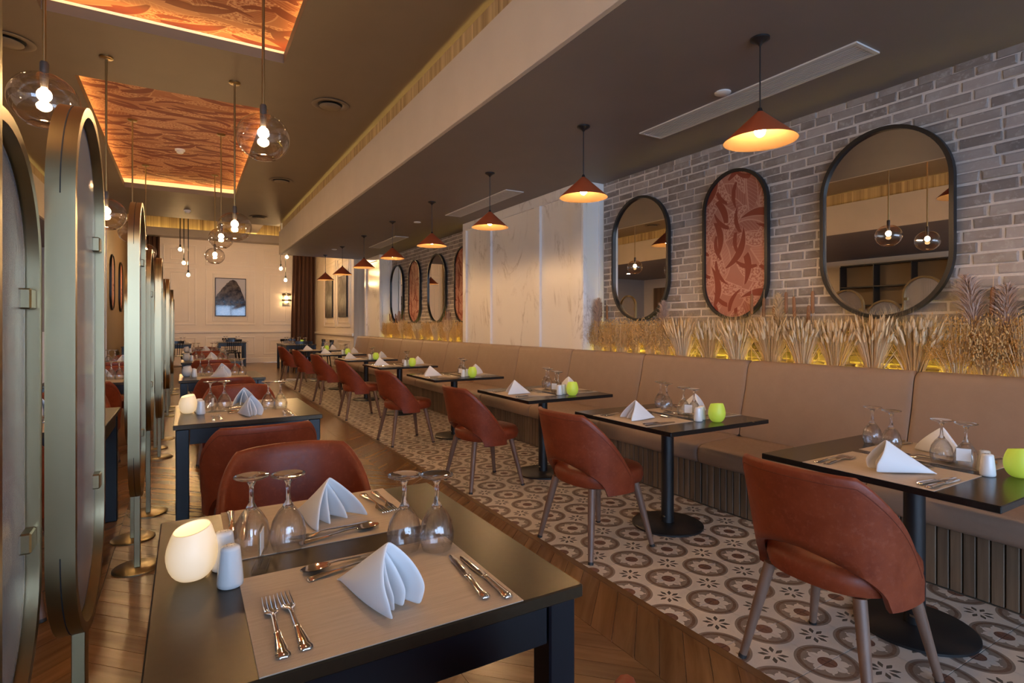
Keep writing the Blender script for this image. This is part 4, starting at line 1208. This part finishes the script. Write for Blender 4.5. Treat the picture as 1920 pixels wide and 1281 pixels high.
def make_oat(seed, h, spread):
    rng = random.Random(seed); st = MB(); hd = MB()
    for _ in range(95):
        hh = h*rng.uniform(.45,1.0); p = stalk_path(rng, hh, spread); st.tube(p, [.0022,.0018,.0012], 3, False)
        A, B = Vector(p[1]), Vector(p[2])
        for k in range(14):
            a = A + (B-A)*rng.uniform(.1,1); b = a + Vector((rng.uniform(-.035,.035),rng.uniform(-.045,.045),rng.uniform(-.01,.04)))
            sd = Vector((.001,.001,0)); hd.add([a-sd,a+sd,b], [(0,1,2)])
            q = .0055; hd.add([b+Vector((q,0,0)),b+Vector((-q,0,0)),b+Vector((0,q,0)),b+Vector((0,0,2*q)),b+Vector((0,0,-q))], [(0,2,3),(2,1,3),(0,4,2),(2,4,1),(1,0,3),(0,1,4)])
    root = empty('oat_grass_bundle')
    st.build('stalks', MAT['stalk'], root); hd.build('seed_heads', MAT['oat'], root)
    return root
def make_plume(seed, h, w_, mat):
    rng = random.Random(seed); root = empty('pampas_plume'); lean = rng.uniform(-.12,.12)
    pth = [(0,lean*q*q*.9+.0, h*q) for q in (0,.25,.5,.75,1)]
    MB().tube(pth, [.003,.003,.0025,.002,.001], 5).build('stem', MAT['stalk'], root)
    mb = MB()
    for _ in range(1500):
        q = rng.random()**.8*.74 + .26; base = Vector((0, lean*q*q*.9, h*q)); env = w_*(math.sin(PI*min(1,(q-.2)/.82))**.7)
        a = rng.uniform(0,2*PI); L = env*rng.uniform(.45,1.0)
        tip = base + Vector((math.cos(a)*L*.6, math.sin(a)*L, L*rng.uniform(.3,1.3)))
        md_ = base.lerp(tip,.5) + Vector((0,0,L*.22)); sd = Vector((rng.uniform(-1,1),rng.uniform(-1,1),0))*.0034
        mb.add([base, md_-sd, md_+sd, tip], [(0,1,2),(1,3,2)])
    mb.build('feathers', mat, root)
    return root
def make_cattail(seed, h):
    rng = random.Random(seed); root = empty('cattail_stem'); ly = rng.uniform(-.05,.05); lx = rng.uniform(-.02,.0)
    P = lambda q: (lx*q, ly*q, h*q)
    MB().tube([P(0),P(.45),P(.66)], [.0032,.003,.0026], 6).build('stalk', MAT['stalk'], root, 60)
    MB().tube([P(.655),P(.662),P(.69),P(.87),P(.895),P(.90)], [.003,.0105,.013,.0125,.009,.002], 10).build('spike', MAT['cattail'], root, 60)
    MB().tube([P(.90),P(1.0)], [.0018,.0008], 5).build('tip', MAT['stalk'], root, 60)
    return root
WH = [make_wheat(1,170,.37,.185), make_wheat(2,170,.36,.175), make_wheat(3,150,.35,.165)]
OA = [make_oat(5,.43,.19), make_oat(6,.40,.17)]
PL = [make_plume(8,.66,.13,MAT['plume']), make_plume(9,.60,.11,MAT['plume']), make_plume(10,.62,.09,MAT['wheat'])]
CT = [make_cattail(12,.70), make_cattail(13,.66), make_cattail(14,.58)]
ZL = .9252; rg = random.Random(21); ODN = ['first','second','third','fourth','fifth','sixth','seventh','eighth','ninth','tenth','eleventh','twelfth']
GRASS = {'wheat': ('pale wheat sheaf','wheat sheaf', [3.62,3.33,3.03,2.74,2.47,2.22,1.98,1.74,.98]), 'oat': ('golden oat grass tuft','grass tuft', [4.86,4.66,4.46,4.26,4.06,3.84,1.50,1.36,1.20]),
         'plume': ('mauve feathery pampas plume','pampas plume', [4.93,3.93,2.70,1.43,1.30,1.13]), 'cattail': ('brown cattail','cattail', [4.88,4.80,3.98,2.96,2.86,2.74,2.64,2.57,2.50,2.44,1.38,1.27])}
def tuft(kind, i, y, x, label, grp, rz):
    pr_ = {'wheat': WH, 'oat': OA, 'plume': PL, 'cattail': CT}[kind]
    o = place(pr_[i % len(pr_)], (x,y,ZL), rz, label, GRASS[kind][1], grp)
    return o
for kind, (lab, cat, ys) in GRASS.items():
    for i, y in enumerate(sorted(ys, reverse=True)):
        x = {'wheat': 3.97, 'oat': 3.98, 'plume': 4.03, 'cattail': 4.05}[kind] + rg.uniform(-.015,.015)
        tuft(kind, i, y, x, '%s, %s from the marble pier in the near planter' % (lab, ODN[i]), 'dried grasses in the near planter', rg.uniform(-.4,.4) + (PI if i % 2 else 0))
FG = {'wheat': [8.9,9.5,10.4,11.3], 'oat': [8.35,8.65,9.2,9.75,10.05,10.7,11.0,11.6,11.9,12.2,12.42], 'plume': [9.05,11.75], 'cattail': [12.40,12.28,12.1,11.85,11.5,9.3,9.2,9.05]}
for kind, ys in FG.items():
    lab, cat, _ = GRASS[kind]
    for i, y in enumerate(sorted(ys, reverse=True)):
        x = {'wheat': 3.97, 'oat': 3.98, 'plume': 4.03, 'cattail': 4.05}[kind] + rg.uniform(-.015,.015)
        tuft(kind, i, y, x, '%s, %s from the far end in the far planter' % (lab, ODN[i]), 'dried grasses in the far planter', rg.uniform(-.4,.4) + (PI if i % 2 else 0))

# ---- left side of the room: back bar shelf seen in the mirrors, downlights added to brighten this side
bar = empty('bar_shelf', (-6.18,6.6,0))
MB().cbox(0,.35,-1.2,1.2,1.0,1.06,.004).build('counter', MAT['blackgloss'], bar)
MB().box(.02,.33,-1.18,1.18,0,.999).build('cabinet', MAT['walnut'], bar)
MB().box(0,.02,-1.2,1.2,1.30,2.75).build('back_panel', MAT['brownwall'], bar)
for z in (1.30,1.75,2.20,2.73): MB().box(.02,.30,-1.18,1.18,z,z+.03).build('shelf', MAT['black'], bar)
for y in (-1.2,-.4,.4,1.18): MB().box(.02,.30,y,y+.02,1.33,2.73).build('upright', MAT['black'], bar)
tag(bar, 'dark bar shelf unit reflected in the large near mirror', 'shelf unit')
for k, y in enumerate((2.5,5.2,7.9,10.6,13.3)):
    d = empty('added_downlight', (-3.9,y,2.92))
    MB().lathe([(.05,-.0003),(.07,-.0003),(.07,-.006),(.05,-.004)], 20).build('ring', MAT['white'], d, 40)
    MB().lathe([(0,-.0004),(.0495,-.0004),(.0495,-.002),(0,-.002)], 20).build('lens', MAT['downlight'], d)
    tag(d, 'added recessed downlight over the left side of the room, %s from the window wall' % ODN[k], 'ceiling light', 'added downlights on the left side')

# prototypes that ended up unused leave the scene
for pr_ in [CHAIR, SPINDLE, LEGTABLE, PEDTABLE, GLASS, MAT_O, NAP_A, NAP_B, FORK, SPOON, KNIFE, CAN_WARM, CAN_WHITE, CAN_LIME, SHAKER, STAND, CONE, BQ] + list(SCREENS.values()) + WH + OA + PL + CT:
    if pr_.name not in USED:
        for ch in list(pr_.children_recursive): bpy.data.objects.remove(ch)
        bpy.data.objects.remove(pr_)
